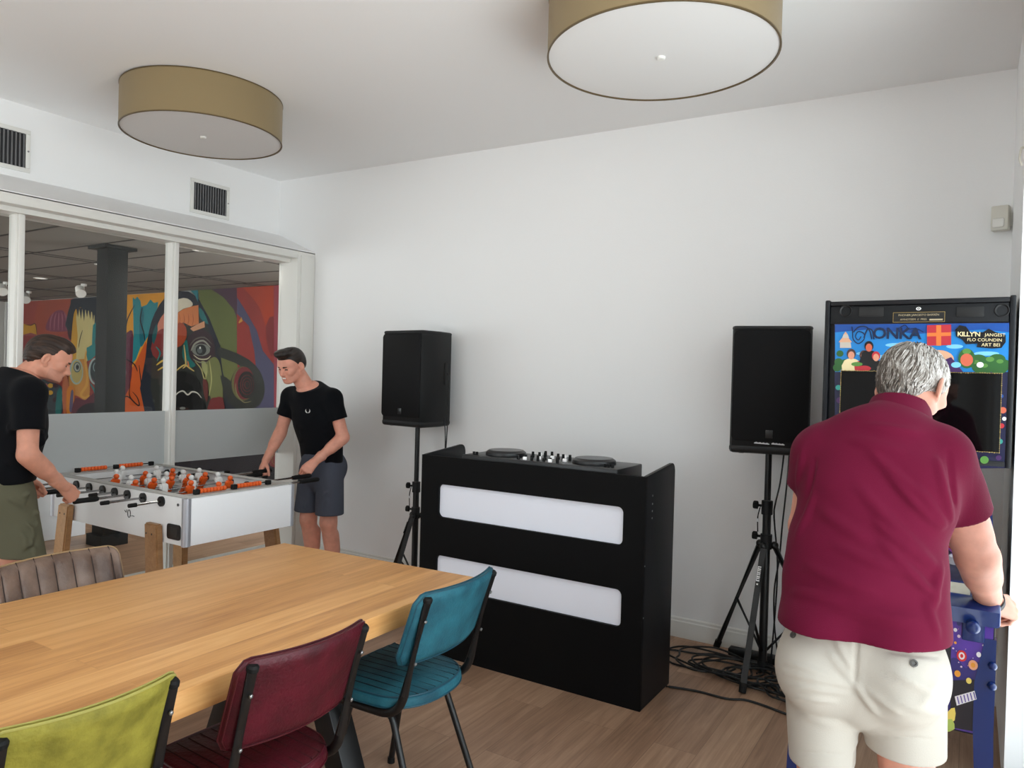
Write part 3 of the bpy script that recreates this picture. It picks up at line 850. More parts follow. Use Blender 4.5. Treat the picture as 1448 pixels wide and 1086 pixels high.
# ------------------------------------------------------------------ loudspeakers on stands
M_grille = mat('black_speaker_grille', rgb(9, 9, 11), .6, spec=.2, bump=.2, bscale=900)
M_cabs = mat('black_speaker_cabinet', rgb(12, 13, 14), .5, spec=.3, bump=.15, bscale=500)
M_logo = mat('grey_print', rgb(150, 150, 152), .5)
M_badge = mat('badge_black', rgb(6, 6, 7), .3)
def speaker(loc, rotz, label, strip=False):
    """local: front faces -Y, bottom at z=0, pole socket under the origin"""
    t = thing('loudspeaker', label, 'loudspeaker', loc, rotz, 'black loudspeakers on tripod stands', world_coords=False)
    Wf, Wr, Hh = .400, .310, .690
    fy, my, ry = -.170, .02, .170
    body = [(-Wf / 2, fy + .02), (-Wf / 2 + .012, fy), (Wf / 2 - .012, fy), (Wf / 2, fy + .02), (Wf / 2, my), (Wr / 2, ry), (-Wr / 2, ry), (-Wf / 2, my)]
    bm = BM(); bm_prism(bm, body, (0, 0, .012), (1, 0, 0), (0, 1, 0), Hh - .024, bev=.016)
    c = obj('cabinet', bm, M_cabs, t)
    bm = BM(); bm_prism(bm, rrect(Wf - .018, Hh - .10, .022), (0, fy - .001, Hh / 2 + .022), (1, 0, 0), (0, 0, 1), .012, bev=.004)
    g = obj('grille', bm, M_grille, t)
    for z0, dz, bv in ((.004, .05, .018), (Hh - .030, .026, .012)):
        bm = BM(); bm_prism(bm, [(x * 1.012, y * 1.012 - .001) for x, y in body], (0, 0, z0), (1, 0, 0), (0, 1, 0), dz, bev=bv); obj('bumper', bm, M_blackplastic, t)
    bm = BM(); bm_prism(bm, rrect(.036, .042, .003), (0, fy - .0135, .112), (1, 0, 0), (0, 0, 1), .003, bev=.001)
    bd = obj('badge', bm, M_badge, g)
    bm = BM(); text_bm(bm, 'JBL', (0, fy - .0142, .115), (1, 0, 0), (0, 0, 1), .0165); bm_box(bm, (-.012, fy - .0145, .0995), (.012, fy - .0138, .1010)); obj('logo', bm, M_logo, bd)
    for sx in (-1, 1):
        for yy in (-.12, .10):
            bm = BM(); bm_cyl(bm, (sx * (.14 if yy < 0 else .08), yy, 0), (sx * (.14 if yy < 0 else .08), yy, .012), .014, n=12); obj('foot', bm, M_rubber, t)
    for sx in (-1, 1):
        bm = BM(); d = V((Wr / 2 - Wf / 2, ry - my, 0)).normalized(); d.x *= sx
        nrm = V((sx * (ry - my), (Wf - Wr) / 2, 0)).normalized()
        ctr = V((sx * (Wf + Wr) / 4, (my + ry) / 2 - .005, .385)) + nrm * .0005
        u = d if sx < 0 else -d
        bm_prism(bm, rrect(.05, .165, .02), ctr, u, (0, 0, 1), .006 if u.cross(V((0, 0, 1))).dot(nrm) > 0 else -.006, bev=.002)
        obj('handle_recess', bm, mat('handle_recess_shade', rgb(5, 5, 6), .7), t)  # raised dark plate; the shade of the recess is put into its colour
    bm = BM(); bm_lathe(bm, [(.018, .030), (.018, .05), (.0, .05)], (.03, ry + .0, .30), 12, ax=(V((1, 0, 0)), V((0, 0, -1)), V((0, 1, 0)))); bm_box(bm, (-.075, ry - .002, .10), (.075, ry + .006, .42), bev=.003)
    obj('input_panel', bm, M_blackplastic, t)
    if strip:  # logo lettering and its white glare, both put into a pale strip
        for x0, x1 in ((-.075, .005), (.012, .080)):
            bm = BM(); n_ = 9; yy = fy - .0155
            poly = [(x0, .061)] + [(x0 + (x1 - x0) * (i + .5) / n_, .0665 + (.0035 if i % 2 else 0) - .004 * i / n_) for i in range(n_)] + [(x1, .0600), (x1 - .004, .0575), (x0 + .004, .0600)]
            bm_prism(bm, poly, (0, yy, 0), (1, 0, 0), (0, 0, 1), .001); obj('front_print_glare', bm, mat('silver_print_glare', rgb(205, 205, 208), .4), t)
    return t
def stand(loc, rotz, h, label, lean=(0, 0), spread=.44, hub=.64, angs=(200, 330, 80)):
    t = thing('speaker_stand', label, 'speaker stand', loc, rotz, 'black tripod speaker stands', world_coords=False)
    bm = BM(); bm_cyl(bm, (0, 0, .02), (0, 0, hub + .23), .0225, n=18); obj('pole', bm, M_black, t)
    bm = BM(); bm_cyl(bm, (0, 0, hub + .25), (0, 0, h), .0175, n=18); obj('upper_pole', bm, M_black, t)
    bm = BM()
    bm_cyl(bm, (0, 0, hub + .17), (0, 0, hub + .245), .030, n=18); obj('collar', bm, M_blackplastic, t)
    bm = BM(); bm_cyl(bm, (0, 0, hub - .02), (0, 0, hub + .06), .031, n=18); obj('collar', bm, M_blackplastic, t)
    bm = BM(); bm_cyl(bm, (0, 0, .01), (0, 0, .06), .027, n=16); obj('base_collar', bm, M_blackplastic, t)
    for z in (hub + .215, hub + .045):
        bm = BM(); bm_cyl(bm, (-.028, 0, z), (-.050, 0, z), .007, n=10)
        s = [(.020 * (1 + .16 * math.cos(5 * a * 2 * PI / 30)) * math.cos(a * 2 * PI / 30), .020 * (1 + .16 * math.cos(5 * a * 2 * PI / 30)) * math.sin(a * 2 * PI / 30)) for a in range(30)]
        bm_prism(bm, s, (-.050, 0, z), (0, 1, 0), (0, 0, 1), -.024, bev=.003)
        obj('knob', bm, M_rubber, t)
    bm = BM(); bm_tube(bm, smooth_path([(-.034, -.01, hub + .21), (-.046, -.012, hub + .15), (-.044, -.012, hub + .07)]), .0035, 6); bm_box(bm, (-.052, -.018, hub + .125), (-.040, -.006, hub + .143), bev=.002, mi=1)
    obj('safety_lanyard', bm, [M_rubber, M_white], t)
    for k, a in enumerate(angs):
        a = math.radians(a); d = V((math.cos(a), math.sin(a), 0))
        p0 = V((0, 0, hub)) + d * .045; p1 = d * spread + V((0, 0, .018))
        bm = BM(); bm_tube(bm, [p0, p1], .0165, 12); bm_sphere(bm, p0, .022, n=8)
        leg = obj('leg', bm, M_black, t)
        bm = BM(); e = (p1 - p0).normalized(); bm_cyl(bm, p1 - e * .035, p1 + e * .012, .020, .019, 12); obj('foot_cap', bm, M_rubber, leg)
        q = p0.lerp(p1, .52)
        bm = BM(); bm_tube(bm, [q, V((0, 0, .12)) + d * .02], .008, 8); obj('brace', bm, M_black, leg)
        if k == 0:
            s_, tt, dd = frame_of(e)
            out = (d * .6 + V((0, 0, .4))).normalized(); out = (out - e * out.dot(e)).normalized()
            bm = BM(); c = p0.lerp(p1, .22); uu = e.cross(out)
            bm_box(bm, (-.055, -.011, -.001), (.055, .011, .001), M=Matrix((( e.x, uu.x, out.x, c.x + out.x * .0168), (e.y, uu.y, out.y, c.y + out.y * .0168), (e.z, uu.z, out.z, c.z + out.z * .0168), (0, 0, 0, 1))))
            st = obj('sticker', bm, M_badge, leg)
            bm = BM(); Ms = Matrix(((e.x, uu.x, out.x, c.x + out.x * .0182), (e.y, uu.y, out.y, c.y + out.y * .0182), (e.z, uu.z, out.z, c.z + out.z * .0182), (0, 0, 0, 1)))
            bm_box(bm, (-.050, .0065, -.0002), (.030, .0095, .0002), M=Ms)
            for j in range(8): bm_box(bm, (-.050 + j * .0105, -.008, -.0002), (-.045 + j * .0105 + .002 * (j % 2), .0065, .0002), M=Ms)
            bm_box(bm, (.042, -.004, -.0002), (.050, .005, .0002), M=Ms)
            sp_ = obj('sticker_print', bm, M_wplas, st); sp_['kind'] = 'stuff'
    return t
sp1 = V((-.937, 4.185, 0)); sp2 = V((-3.41, 4.17, 0))
stand(sp1, math.radians(0), 1.235, 'black tripod speaker stand beside the pinball machine', angs=(268, 22, 148), hub=.70, spread=.365)
speaker((sp1.x, sp1.y, 1.212), math.radians(12), 'black loudspeaker on the stand beside the pinball machine', True)
stand(sp2, math.radians(20), 1.235, 'black tripod speaker stand behind the left end of the booth', angs=(140, 260, 20), hub=.56, spread=.36)
speaker((sp2.x, sp2.y, 1.212), math.radians(-6), 'black loudspeaker turned sideways above the left end of the booth')

# ------------------------------------------------------------------ booth
BX0, BX1, BY0, BY1, BH = -2.675, -1.305, 3.317, 3.72, 1.13
M_light = mat('opal_light_panel', rgb(226, 228, 238), .35, emit=((.86, .9, 1.0, 1), .10))
M_boothside = mat('black_booth_side', rgb(13, 14, 17), .5, spec=.3)
bt = thing('dj_booth', 'black booth with two white light panels in its front', 'booth', ((BX0 + BX1) / 2, (BY0 + BY1) / 2, 0))
th = .018
slots = [(-2.551, -1.418, .785, .972), (-2.556, -1.416, .385, .568)]
def rr_hole_face(bm, x0, x1, z0, z1, y, holes, r=.028):
    """front board with rounded rectangular cut-outs, built from strips round each hole"""
    loops = []
    ysl = [z0]
    for (a, b_, c, d) in holes: ysl += [c, d]
    ysl = sorted(ysl + [z1])
    return ysl
bm = BM()
zs = [(0.0, .385), (.568, .785), (.972, BH)]
hs = {0: None}
def board(bm, y0, y1):
    # solid bands
    for (a, b_) in zs: bm_box(bm, (BX0, y0, a), (BX1, y1, b_))
    for (xa, xb, za, zb) in slots:
        bm_box(bm, (BX0, y0, za), (xa, y1, zb)); bm_box(bm, (xb, y0, za), (BX1, y1, zb))
        r = .03
        for (cx, cz, sx, sz) in ((xa, za, 1, 1), (xb, za, -1, 1), (xb, zb, -1, -1), (xa, zb, 1, -1)):
            poly = [(cx, cz)] + [(cx + sx * (r - r * math.sin(q * PI / 16)), cz + sz * (r - r * math.cos(q * PI / 16))) for q in range(9)]
            bm_prism(bm, poly, (0, y0, 0), (1, 0, 0), (0, 0, 1), -(y1 - y0))
board(bm, BY0, BY0 + th)
bmesh.ops.remove_doubles(bm, verts=bm.verts, dist=.0004)
obj('front_panel', bm, M_blackmatte, bt)
for (xa, xb, za, zb) in slots:
    bm = BM(); bm_box(bm, (xa - .03, BY0 + th + .001, za - .03), (xb + .03, BY0 + th + .008, zb + .03)); obj('light_panel', bm, M_light, bt)
for sx, x in ((-1, BX0), (1, BX1)):
    bm = BM()
    prof = [(BY0 + (th if True else 0), 0), (BY1, 0)]
    r = .04; ztop = BH + .035
    prof += [(BY1, ztop - r)] + [(BY1 - r + r * math.cos(q * PI / 16), ztop - r + r * math.sin(q * PI / 16)) for q in range(1, 9)]
    prof += [(BY0 + th, BH + .002)]
    x0 = x if sx < 0 else x - th
    bm_prism(bm, prof, (x0, 0, 0), (0, 1, 0), (0, 0, 1), th, bev=.002)
    sd = obj('side_panel', bm, M_boothside, bt)
    if sx > 0:
        for z in (1.03, .99, .955, .92, .70, .45):
            bm = BM(); bm_cyl(bm, (x, BY0 + (.09 if z > .9 else .012), z), (x + .0015, BY0 + (.09 if z > .9 else .012), z), .005 if z > .9 else .004, n=8)
            obj('screw', bm, M_screw, sd)
bm = BM(); bm_box(bm, (BX0 + th, BY0 + th, BH - .068), (BX1 - th, BY1 - .03, BH - .05)); obj('shelf', bm, M_blackmatte, bt)
bm = BM(); bm_box(bm, (BX0 + th, BY0 + th, .03), (BX1 - th, BY1 - .03, .05)); obj('bottom_board', bm, M_blackmatte, bt)

# controller lying on the booth shelf
M_ctl = mat('controller_black', rgb(22, 22, 24), .35, spec=.5)
M_jog = mat('jog_wheel_top', rgb(70, 70, 72), .35, metal=.3)
M_led = mat('white_button', rgb(235, 235, 235), .3, emit=((1, 1, 1, 1), .4))
CX0, CX1, CY0_, CY1_ = -2.42, -1.47, BY0 + .035, BY1 - .045
cz0, cz1 = BH - .05, BH + .018
ct = thing('dj_controller', 'black mixing controller with two jog wheels lying in the booth top', 'controller', ((CX0 + CX1) / 2, (CY0_ + CY1_) / 2, cz0))
bm = BM(); bm_box(bm, (CX0, CY0_, cz0), (CX1, CY1_, cz1), bev=.006); obj('body', bm, M_ctl, ct)
for x in (CX0 + .20, CX1 - .20):
    bm = BM(); y = (CY0_ + CY1_) / 2 - .01
    bm_lathe(bm, [(0, cz1 - .002), (.115, cz1 - .002), (.112, cz1 + .018), (.095, cz1 + .030), (0, cz1 + .031)], (x, y, 0), 40)
    jw = obj('jog_wheel', bm, M_jog, ct)
    bm = BM(); bm_lathe(bm, [(.098, cz1 + .0295), (.113, cz1 + .019), (.1165, cz1 + .004), (.115, cz1 - .001)], (x, y, 0), 40); obj('jog_rim', bm, M_ctl, jw)
rs = random.Random(3)
for i in range(26):
    x = CX0 + .36 + .235 * (i % 7) / 6 + rs.uniform(-.006, .006); y = CY0_ + .03 + .24 * (i // 7) / 3.2
    bm = BM(); hgt = rs.choice((.014, .018, .022, .03))
    if i % 4 == 1:
        bm_box(bm, (x - .010, y - .006, cz1 - .001), (x + .010, y + .006, cz1 + .016), bev=.002); obj('button', bm, M_led, ct)
    else:
        bm_cyl(bm, (x, y, cz1 - .001), (x, y, cz1 + hgt), .0085, .007, 12); obj('knob', bm, M_rubber, ct)
for x in (CX0 + .05, CX0 + .07, CX1 - .07, CX1 - .05, CX1 - .09):
    bm = BM(); bm_cyl(bm, (x, CY0_ + .05, cz1 - .001), (x, CY0_ + .05, cz1 + .016), .008, n=10); obj('knob', bm, M_rubber, ct)

# ------------------------------------------------------------------ cables
M_cable = mat('black_cable', rgb(12, 12, 13), .5)
def cable(name, pts, r, label, group=None, k=6, cat='cable'):
    bm = BM(); bm_tube(bm, smooth_path(pts, k), r, 8)
    o = obj(name, bm, M_cable, origin=pts[0]); tag(o, label, cat, group); return o
# two leads from the left speaker into the booth, two down the right stand
cable('speaker_cable', [(sp2.x + .145, sp2.y + .07, 1.60), (sp2.x + .19, sp2.y + .09, 1.60), (sp2.x + .215, sp2.y + .08, 1.50), (sp2.x + .215, sp2.y + .07, 1.2), (sp2.x + .21, sp2.y + .06, .9), (sp2.x + .18, sp2.y + .08, .3), (sp2.x + .1, sp2.y + .1, .012)], .0045, 'black cable looping out of the back of the sideways loudspeaker')
cable('speaker_cable', [(sp2.x + .140, sp2.y + .075, 1.375), (sp2.x + .165, sp2.y + .085, 1.36), (sp2.x + .19, sp2.y + .07, 1.25), (sp2.x + .205, sp2.y + .065, 1.1), (sp2.x + .2, sp2.y + .06, .7), (sp2.x + .15, sp2.y + .1, .012)], .004, 'shorter black cable hanging below the sideways loudspeaker')
cable('speaker_cable', [(sp1.x + .045, sp1.y + .155, 1.30), (sp1.x + .06, sp1.y + .10, 1.22), (sp1.x + .055, sp1.y + .05, 1.05), (sp1.x + .035, sp1.y + .04, .93), (sp1.x + .03, sp1.y + .04, .85), (sp1.x + .055, sp1.y + .04, .6), (sp1.x + .05, sp1.y + .05, .35), (sp1.x + .03, sp1.y + .06, .02)], .0045, 'black cable running close along the right speaker stand')
cable('speaker_cable', [(sp1.x + .07, sp1.y + .155, 1.30), (sp1.x + .088, sp1.y + .10, 1.2), (sp1.x + .085, sp1.y + .06, 1.0), (sp1.x + .07, sp1.y + .06, .8), (sp1.x + .06, sp1.y + .06, .62), (sp1.x + .04, sp1.y + .055, .45), (sp1.x + .045, sp1.y + .06, .25), (sp1.x + .07, sp1.y + .09, .02)], .0045, 'black cable hanging clear to the right of the right speaker stand')
# coils on the floor under the right stand
rs = random.Random(11)
for c in range(4):
    ctr = V((-1.19 + .17 * c + rs.uniform(-.02, .02), 4.10 - .05 * c + rs.uniform(-.05, .06), 0))
    pts = []; turns = 3 + c % 2; r0 = .15 + .05 * rs.random()
    for i in range(turns * 11):
        a = i * 2 * PI / 11 + c
        rr = r0 * (1 + .22 * math.sin(2.3 * a + c) + rs.uniform(-.12, .12))
        pts.append(ctr + V((rr * 1.25 * math.cos(a), rr * .8 * math.sin(a), .007 + .009 * (i // 11) + .007 * c * .6 + .004 * rs.random())))
    cable('floor_cable', pts, .0055, ['black cable coil on the floor left of the right stand', 'black cable coil on the floor under the right stand', 'black cable coil between the right stand and pinball machine', 'black cable coil on the floor closest to the pinball machine'][c], 'coiled black cables under the right stand', 4)
cable('floor_cable', [(BX1 + .005, 3.665, .006), (-1.15, 3.70, .006), (-1.0, 3.70, .006), (-.9, 3.74, .007), (-.72, 3.70, .007), (-.5, 3.62, .007)], .006, 'black cable lying straight from the booth to the coils')
bm = BM(); bm_box(bm, (-1.16, 4.30, .003), (-.86, 4.36, .045), bev=.006)
tag(obj('power_strip', bm, M_blackplastic, origin=(-1.0, 4.33, .003)), 'black power strip among the cable coils on the floor', 'power strip')
cable('floor_cable', [(-.60, 3.4, .006), (-.3, 3.1, .006), (-.05, 3.05, .006), (.1, 3.02, .006)], .006, 'black cable on the floor under the pinball machine')

# ------------------------------------------------------------------ implicit surfaces for bodies and clothing
def A3(p): return np.array([p[0], p[1], p[2]], dtype=np.float64)
class Field:
    def __init__(s, lo, hi, h):
        s.lo = A3(lo); s.h = h; s.n = np.ceil((A3(hi) - s.lo) / h).astype(int) + 2
        s.d = np.full(tuple(s.n), 1.0, dtype=np.float32)
    def sl(s, lo, hi):
        a = np.clip(np.floor((lo - s.lo) / s.h).astype(int), 0, s.n - 1); b = np.clip(np.ceil((hi - s.lo) / s.h).astype(int) + 1, 0, s.n)
        if np.any(b - a < 1): return None
        g = [s.lo[i] + s.h * np.arange(a[i], b[i]) for i in range(3)]
        return (slice(a[0], b[0]), slice(a[1], b[1]), slice(a[2], b[2])), g[0][:, None, None], g[1][None, :, None], g[2][None, None, :]
    def add(s, prim, k=.02):
        fn, lo, hi = prim; pad = k + 2 * s.h
        r = s.sl(lo - pad, hi + pad)
        if r is None: return s
        q, X, Y, Z = r; a = s.d[q]; b = fn(X, Y, Z)
        if k > 0:
            hh = np.maximum(k - np.abs(a - b), 0) / k; s.d[q] = np.minimum(a, b) - hh * hh * k * .25
        else: s.d[q] = np.minimum(a, b)
        return s
    def sub(s, prim, k=.006):
        fn, lo, hi = prim; pad = k + 2 * s.h
        r = s.sl(lo - pad, hi + pad)
        if r is None: return s
        q, X, Y, Z = r; a = s.d[q]; b = -fn(X, Y, Z)
        hh = np.maximum(k - np.abs(a - b), 0) / max(k, 1e-6); s.d[q] = np.maximum(a, b) + hh * hh * k * .25
        return s
    def cut(s, p, n, lo=None, hi=None):
        """keep the side n points away from"""
        p = A3(p); n = A3(n) / np.linalg.norm(A3(n))
        r = s.sl(A3(lo) if lo is not None else s.lo - 1, A3(hi) if hi is not None else s.lo + s.h * s.n + 1)
        if r is None: return s
        q, X, Y, Z = r
        s.d[q] = np.maximum(s.d[q], (X - p[0]) * n[0] + (Y - p[1]) * n[1] + (Z - p[2]) * n[2]); return s
    def ridge(s, a, b, amp, w):
        """raised (amp>0) or sunken fold along a segment"""
        a, b = A3(a), A3(b); r = s.sl(np.minimum(a, b) - 3 * w, np.maximum(a, b) + 3 * w)
        if r is None: return s
        q, X, Y, Z = r
        ab = b - a; dx, dy, dz = X - a[0], Y - a[1], Z - a[2]
        t = np.clip((dx * ab[0] + dy * ab[1] + dz * ab[2]) / (ab @ ab), 0, 1)
        d2 = (dx - t * ab[0]) ** 2 + (dy - t * ab[1]) ** 2 + (dz - t * ab[2]) ** 2
        s.d[q] -= (amp * np.exp(-d2 / (w * w)) * np.sin(PI * np.clip(t * .9 + .05, 0, 1)) ** .6).astype(np.float32); return s
    def crease(s, pts, amp, w):
        """one fold along a polyline, fading at both ends"""
        A = [A3(p) for p in pts]; lo = np.min(A, 0) - 3 * w; hi = np.max(A, 0) + 3 * w; r = s.sl(lo, hi)
        if r is None: return s
        q, X, Y, Z = r; best = None; tt = None; n = len(A) - 1
        for i in range(n):
            a, ab = A[i], A[i + 1] - A[i]; dx, dy, dz = X - a[0], Y - a[1], Z - a[2]
            t = np.clip((dx * ab[0] + dy * ab[1] + dz * ab[2]) / (ab @ ab + 1e-12), 0, 1)
            d2 = (dx - t * ab[0]) ** 2 + (dy - t * ab[1]) ** 2 + (dz - t * ab[2]) ** 2; g = (i + t) / n
            if best is None: best, tt = d2, g + 0 * d2
            else: m = d2 < best; tt = np.where(m, g, tt); best = np.where(m, d2, best)
        s.d[q] -= (amp * np.exp(-best / (w * w)) * np.sin(PI * np.clip(tt * .94 + .03, 0, 1)) ** .7).astype(np.float32); return s
    def wave(s, dirs):
        """sum of plane waves (vector, amplitude, phase)"""
        r = s.sl(s.lo - 1, s.lo + s.h * s.n + 1); q, X, Y, Z = r
        for (v, amp, ph) in dirs: s.d[q] += (amp * np.sin(X * v[0] + Y * v[1] + Z * v[2] + ph)).astype(np.float32)
        return s
    def mesh(s):
        d = s.d; neg = d < 0
        c = np.zeros(tuple(s.n - 1), dtype=np.int8)
        for i in (0, 1):
            for j in (0, 1):
                for k in (0, 1): c += neg[i:s.n[0] - 1 + i, j:s.n[1] - 1 + j, k:s.n[2] - 1 + k]
        act = (c > 0) & (c < 8); idx = np.argwhere(act)
        vid = -np.ones(act.shape, dtype=np.int64); vid[act] = np.arange(len(idx))
        corners = np.array([(i, j, k) for i in (0, 1) for j in (0, 1) for k in (0, 1)])
        val = np.stack([d[idx[:, 0] + o[0], idx[:, 1] + o[1], idx[:, 2] + o[2]] for o in corners], 1).astype(np.float64)
        acc = np.zeros((len(idx), 3)); cnt = np.zeros(len(idx))
        for a in range(8):
            for b in range(a + 1, 8):
                if np.abs(corners[a] - corners[b]).sum() != 1: continue
                m = (val[:, a] < 0) != (val[:, b] < 0)
                t = val[m, a] / (val[m, a] - val[m, b])
                acc[m] += corners[a] + t[:, None] * (corners[b] - corners[a]); cnt[m] += 1
        P = s.lo + s.h * (idx + acc / cnt[:, None])
        quads = []
        for ax in range(3):
            o = [(0, 0, 0)] * 2
            e0 = [slice(1, s.n[i] - 1) for i in range(3)]; e0[ax] = slice(0, s.n[ax] - 1)
            e1 = list(e0); e1[ax] = slice(1, s.n[ax])
            A = neg[tuple(e0)]; B = neg[tuple(e1)]
            ii = np.argwhere(A != B)
            if len(ii) == 0: continue
            fl = A[tuple(ii.T)]
            ii = ii + np.array([0 if i == ax else 1 for i in range(3)])
            u = [(ax + 1) % 3, (ax + 2) % 3]
            def cell(du, dv):
                q = ii.copy(); q[:, u[0]] -= du; q[:, u[1]] -= dv
                return vid[tuple(q.T)]
            Q = np.stack([cell(1, 1), cell(0, 1), cell(0, 0), cell(1, 0)], 1)
            Q[~fl] = Q[~fl][:, ::-1]
            quads.append(Q)
        Q = np.concatenate(quads); Q = Q[(Q >= 0).all(1)]
        return P, Q

def cap(a, b, ra, rb=None, flat=None):
    a, b = A3(a), A3(b); rb = ra if rb is None else rb
    fl = [(A3(n) / np.linalg.norm(A3(n)), q) for n, q in (flat or [])]
    m = max(ra, rb) * max([1] + [q for _, q in fl])
    def fn(X, Y, Z):
        dx, dy, dz = X - a[0], Y - a[1], Z - a[2]; ab = b - a; qm = 1.0
        for n, q in fl:
            s = 1 / q - 1; t = dx * n[0] + dy * n[1] + dz * n[2]
            dx, dy, dz = dx + s * t * n[0], dy + s * t * n[1], dz + s * t * n[2]
            ab = ab + s * (ab @ n) * n; qm = min(qm, q)
        L = ab @ ab
        h = np.clip((dx * ab[0] + dy * ab[1] + dz * ab[2]) / L, 0, 1) if L > 1e-10 else 0.0
        return (np.sqrt((dx - h * ab[0]) ** 2 + (dy - h * ab[1]) ** 2 + (dz - h * ab[2]) ** 2) - (ra + (rb - ra) * h)) * qm
    return fn, np.minimum(a, b) - m, np.maximum(a, b) + m

def capcut(a, b, ra, rb, p, n):
    fn0, lo, hi = cap(a, b, ra, rb); p = A3(p); n = A3(n) / np.linalg.norm(A3(n))
    return (lambda X, Y, Z: np.maximum(fn0(X, Y, Z), (X - p[0]) * n[0] + (Y - p[1]) * n[1] + (Z - p[2]) * n[2])), lo, hi

def ell(c, r, R=None):
    c = A3(c); r = A3(r); R = np.eye(3) if R is None else np.array(R); m = r.max()
    def fn(X, Y, Z):
        dx, dy, dz = X - c[0], Y - c[1], Z - c[2]
        q = [dx * R[0, i] + dy * R[1, i] + dz * R[2, i] for i in range(3)]
        k0 = np.sqrt(sum((q[i] / r[i]) ** 2 for i in range(3))); k1 = np.sqrt(sum((q[i] / r[i] ** 2) ** 2 for i in range(3))) + 1e-9
        return k0 * (k0 - 1) / k1
    return fn, c - m, c + m

def chain(F, pts, rad, k=.02, flat=None):
    for i in range(len(pts) - 1): F.add(cap(pts[i], pts[i + 1], rad[i], rad[i + 1], flat), k)

def basis(fwd, up):
    """columns: right, forward, up"""
    f = V(fwd).normalized(); u = V(up); u = (u - f * u.dot(f)).normalized(); r = f.cross(u)
    return np.array([[r[i], f[i], u[i]] for i in range(3)])

class Frame3:
    def __init__(s, o, B, sc=1.0): s.o = A3(o); s.B = B; s.s = sc
    def __call__(s, x, y, z): return s.o + s.B @ (np.array([x, y, z]) * s.s)
    def inv(s, P): return ((P - s.o) @ s.B) / s.s
    def cap(s, a, b, ra, rb=None, flat=None):
        fl = [(s.B @ np.array(n, float), q) for n, q in flat] if flat else None
        return cap(s(*a), s(*b), ra * s.s, (rb if rb is not None else ra) * s.s, fl)
    def ell(s, c, r, R=None): return ell(s(*c), np.array(r) * s.s, s.B if R is None else s.B @ R)

def rx(a): c, q = math.cos(a), math.sin(a); return np.array([[1, 0, 0], [0, c, -q], [0, q, c]])
def rz(a): c, q = math.cos(a), math.sin(a); return np.array([[c, -q, 0], [q, c, 0], [0, 0, 1]])
def ry(a): c, q = math.cos(a), math.sin(a); return np.array([[c, 0, q], [0, 1, 0], [-q, 0, c]])

def head_prims(F, H, neck, nr=.058, jaw=1.0, smile=0.0):
    """H: Frame3 at the middle of the skull, y forward, z up"""
    F.add(H.ell((0, -.014, .036), (.077, .099, .086)), .01)
    F.add(H.ell((0, .030, .020), (.068, .066, .075)), .03)
    F.add(H.ell((0, .034, -.045), (.057 * jaw, .056, .068)), .03)
    for s in (-1, 1):
        F.add(H.cap((s * .054 * jaw, -.012, -.050), (s * .022, .066, -.093), .021, .017), .03)
        F.add(H.ell((s * .044, .058, -.018), (.022, .022, .020)), .02)
        if smile: F.add(H.ell((s * .040, .066, -.036), (.018, .016, .016)), .015)
    F.add(H.ell((0, .075, -.094), (.020, .017, .017)), .02)
    F.add(H.cap((-.030, .082, .022), (.030, .082, .022), .011), .018)
    F.add(H.cap((0, .088, .008), (0, .109, -.030), .0075, .012), .012)
    F.add(H.ell((0, .108, -.034), (.012, .012, .010)), .008)
    for s in (-1, 1): F.add(H.ell((s * .012, .097, -.037), (.008, .011, .008)), .007)
    F.add(H.ell((0, .076, -.062), (.030, .022, .024)), .02)
    F.add(H.cap((-.019, .089, -.0585), (.019, .089, -.0585), .0055), .008); F.add(H.cap((-.016, .089, -.0705), (.016, .089, -.0705), .0065), .008)
    F.sub(H.cap((-.021, .098, -.0645 + .002 * smile), (.021, .098, -.0645 + .002 * smile), .003), .004)
    for s in (-1, 1):
        F.sub(H.ell((s * .031, .094, .003), (.015, .011, .010)), .012)
        F.add(H.ell((s * .031, .0745, .000), (.0135, .0125, .0115)), .003)
        # ears
        R = rz(s * .50) @ rx(-.18)
        F.add(H.ell((s * .084, -.014, -.006), (.0080, .020, .032), R), .005)
        F.add(H.ell((s * .077, -.004, -.036), (.006, .010, .010), R), .006)
        F.sub(H.ell((s * .0905, -.008, -.004), (.0065, .011, .020), R), .004)
    F.add(cap(H(0, -.030, -.045), neck, nr * .98, nr * 1.08), .03)

def head_mats(P, Q, H, stubble=True):
    """material index per face: 0 skin, 1 lips, 2 brow, 3 lash and iris, 4 stubble, 5 reddish ear"""
    C = H.inv(P[Q].mean(1)); x, y, z = C.T; mi = np.zeros(len(Q), int); ax = np.abs(x)
    if stubble: mi[(y > -.03) & (z < -.040) & (z > -.13) & (y > .0 - (z + .04) * .1) & ~((ax < .03) & (z > -.052)) & (y > .03 - .3 * (ax - .04))] = 4
    mi[(y > .080) & (ax < .021) & (z < -.0555) & (z > -.0755)] = 1
    mi[(y > .066) & (ax > .014) & (ax < .046) & (z > .0150 + .10 * (ax - .03)) & (z < .0245 - .12 * np.abs(ax - .028))] = 2
    mi[(y > .066) & (ax > .019) & (ax < .043) & (np.abs(z + .0005 + .10 * np.abs(ax - .031)) < .0042)] = 3
    return mi

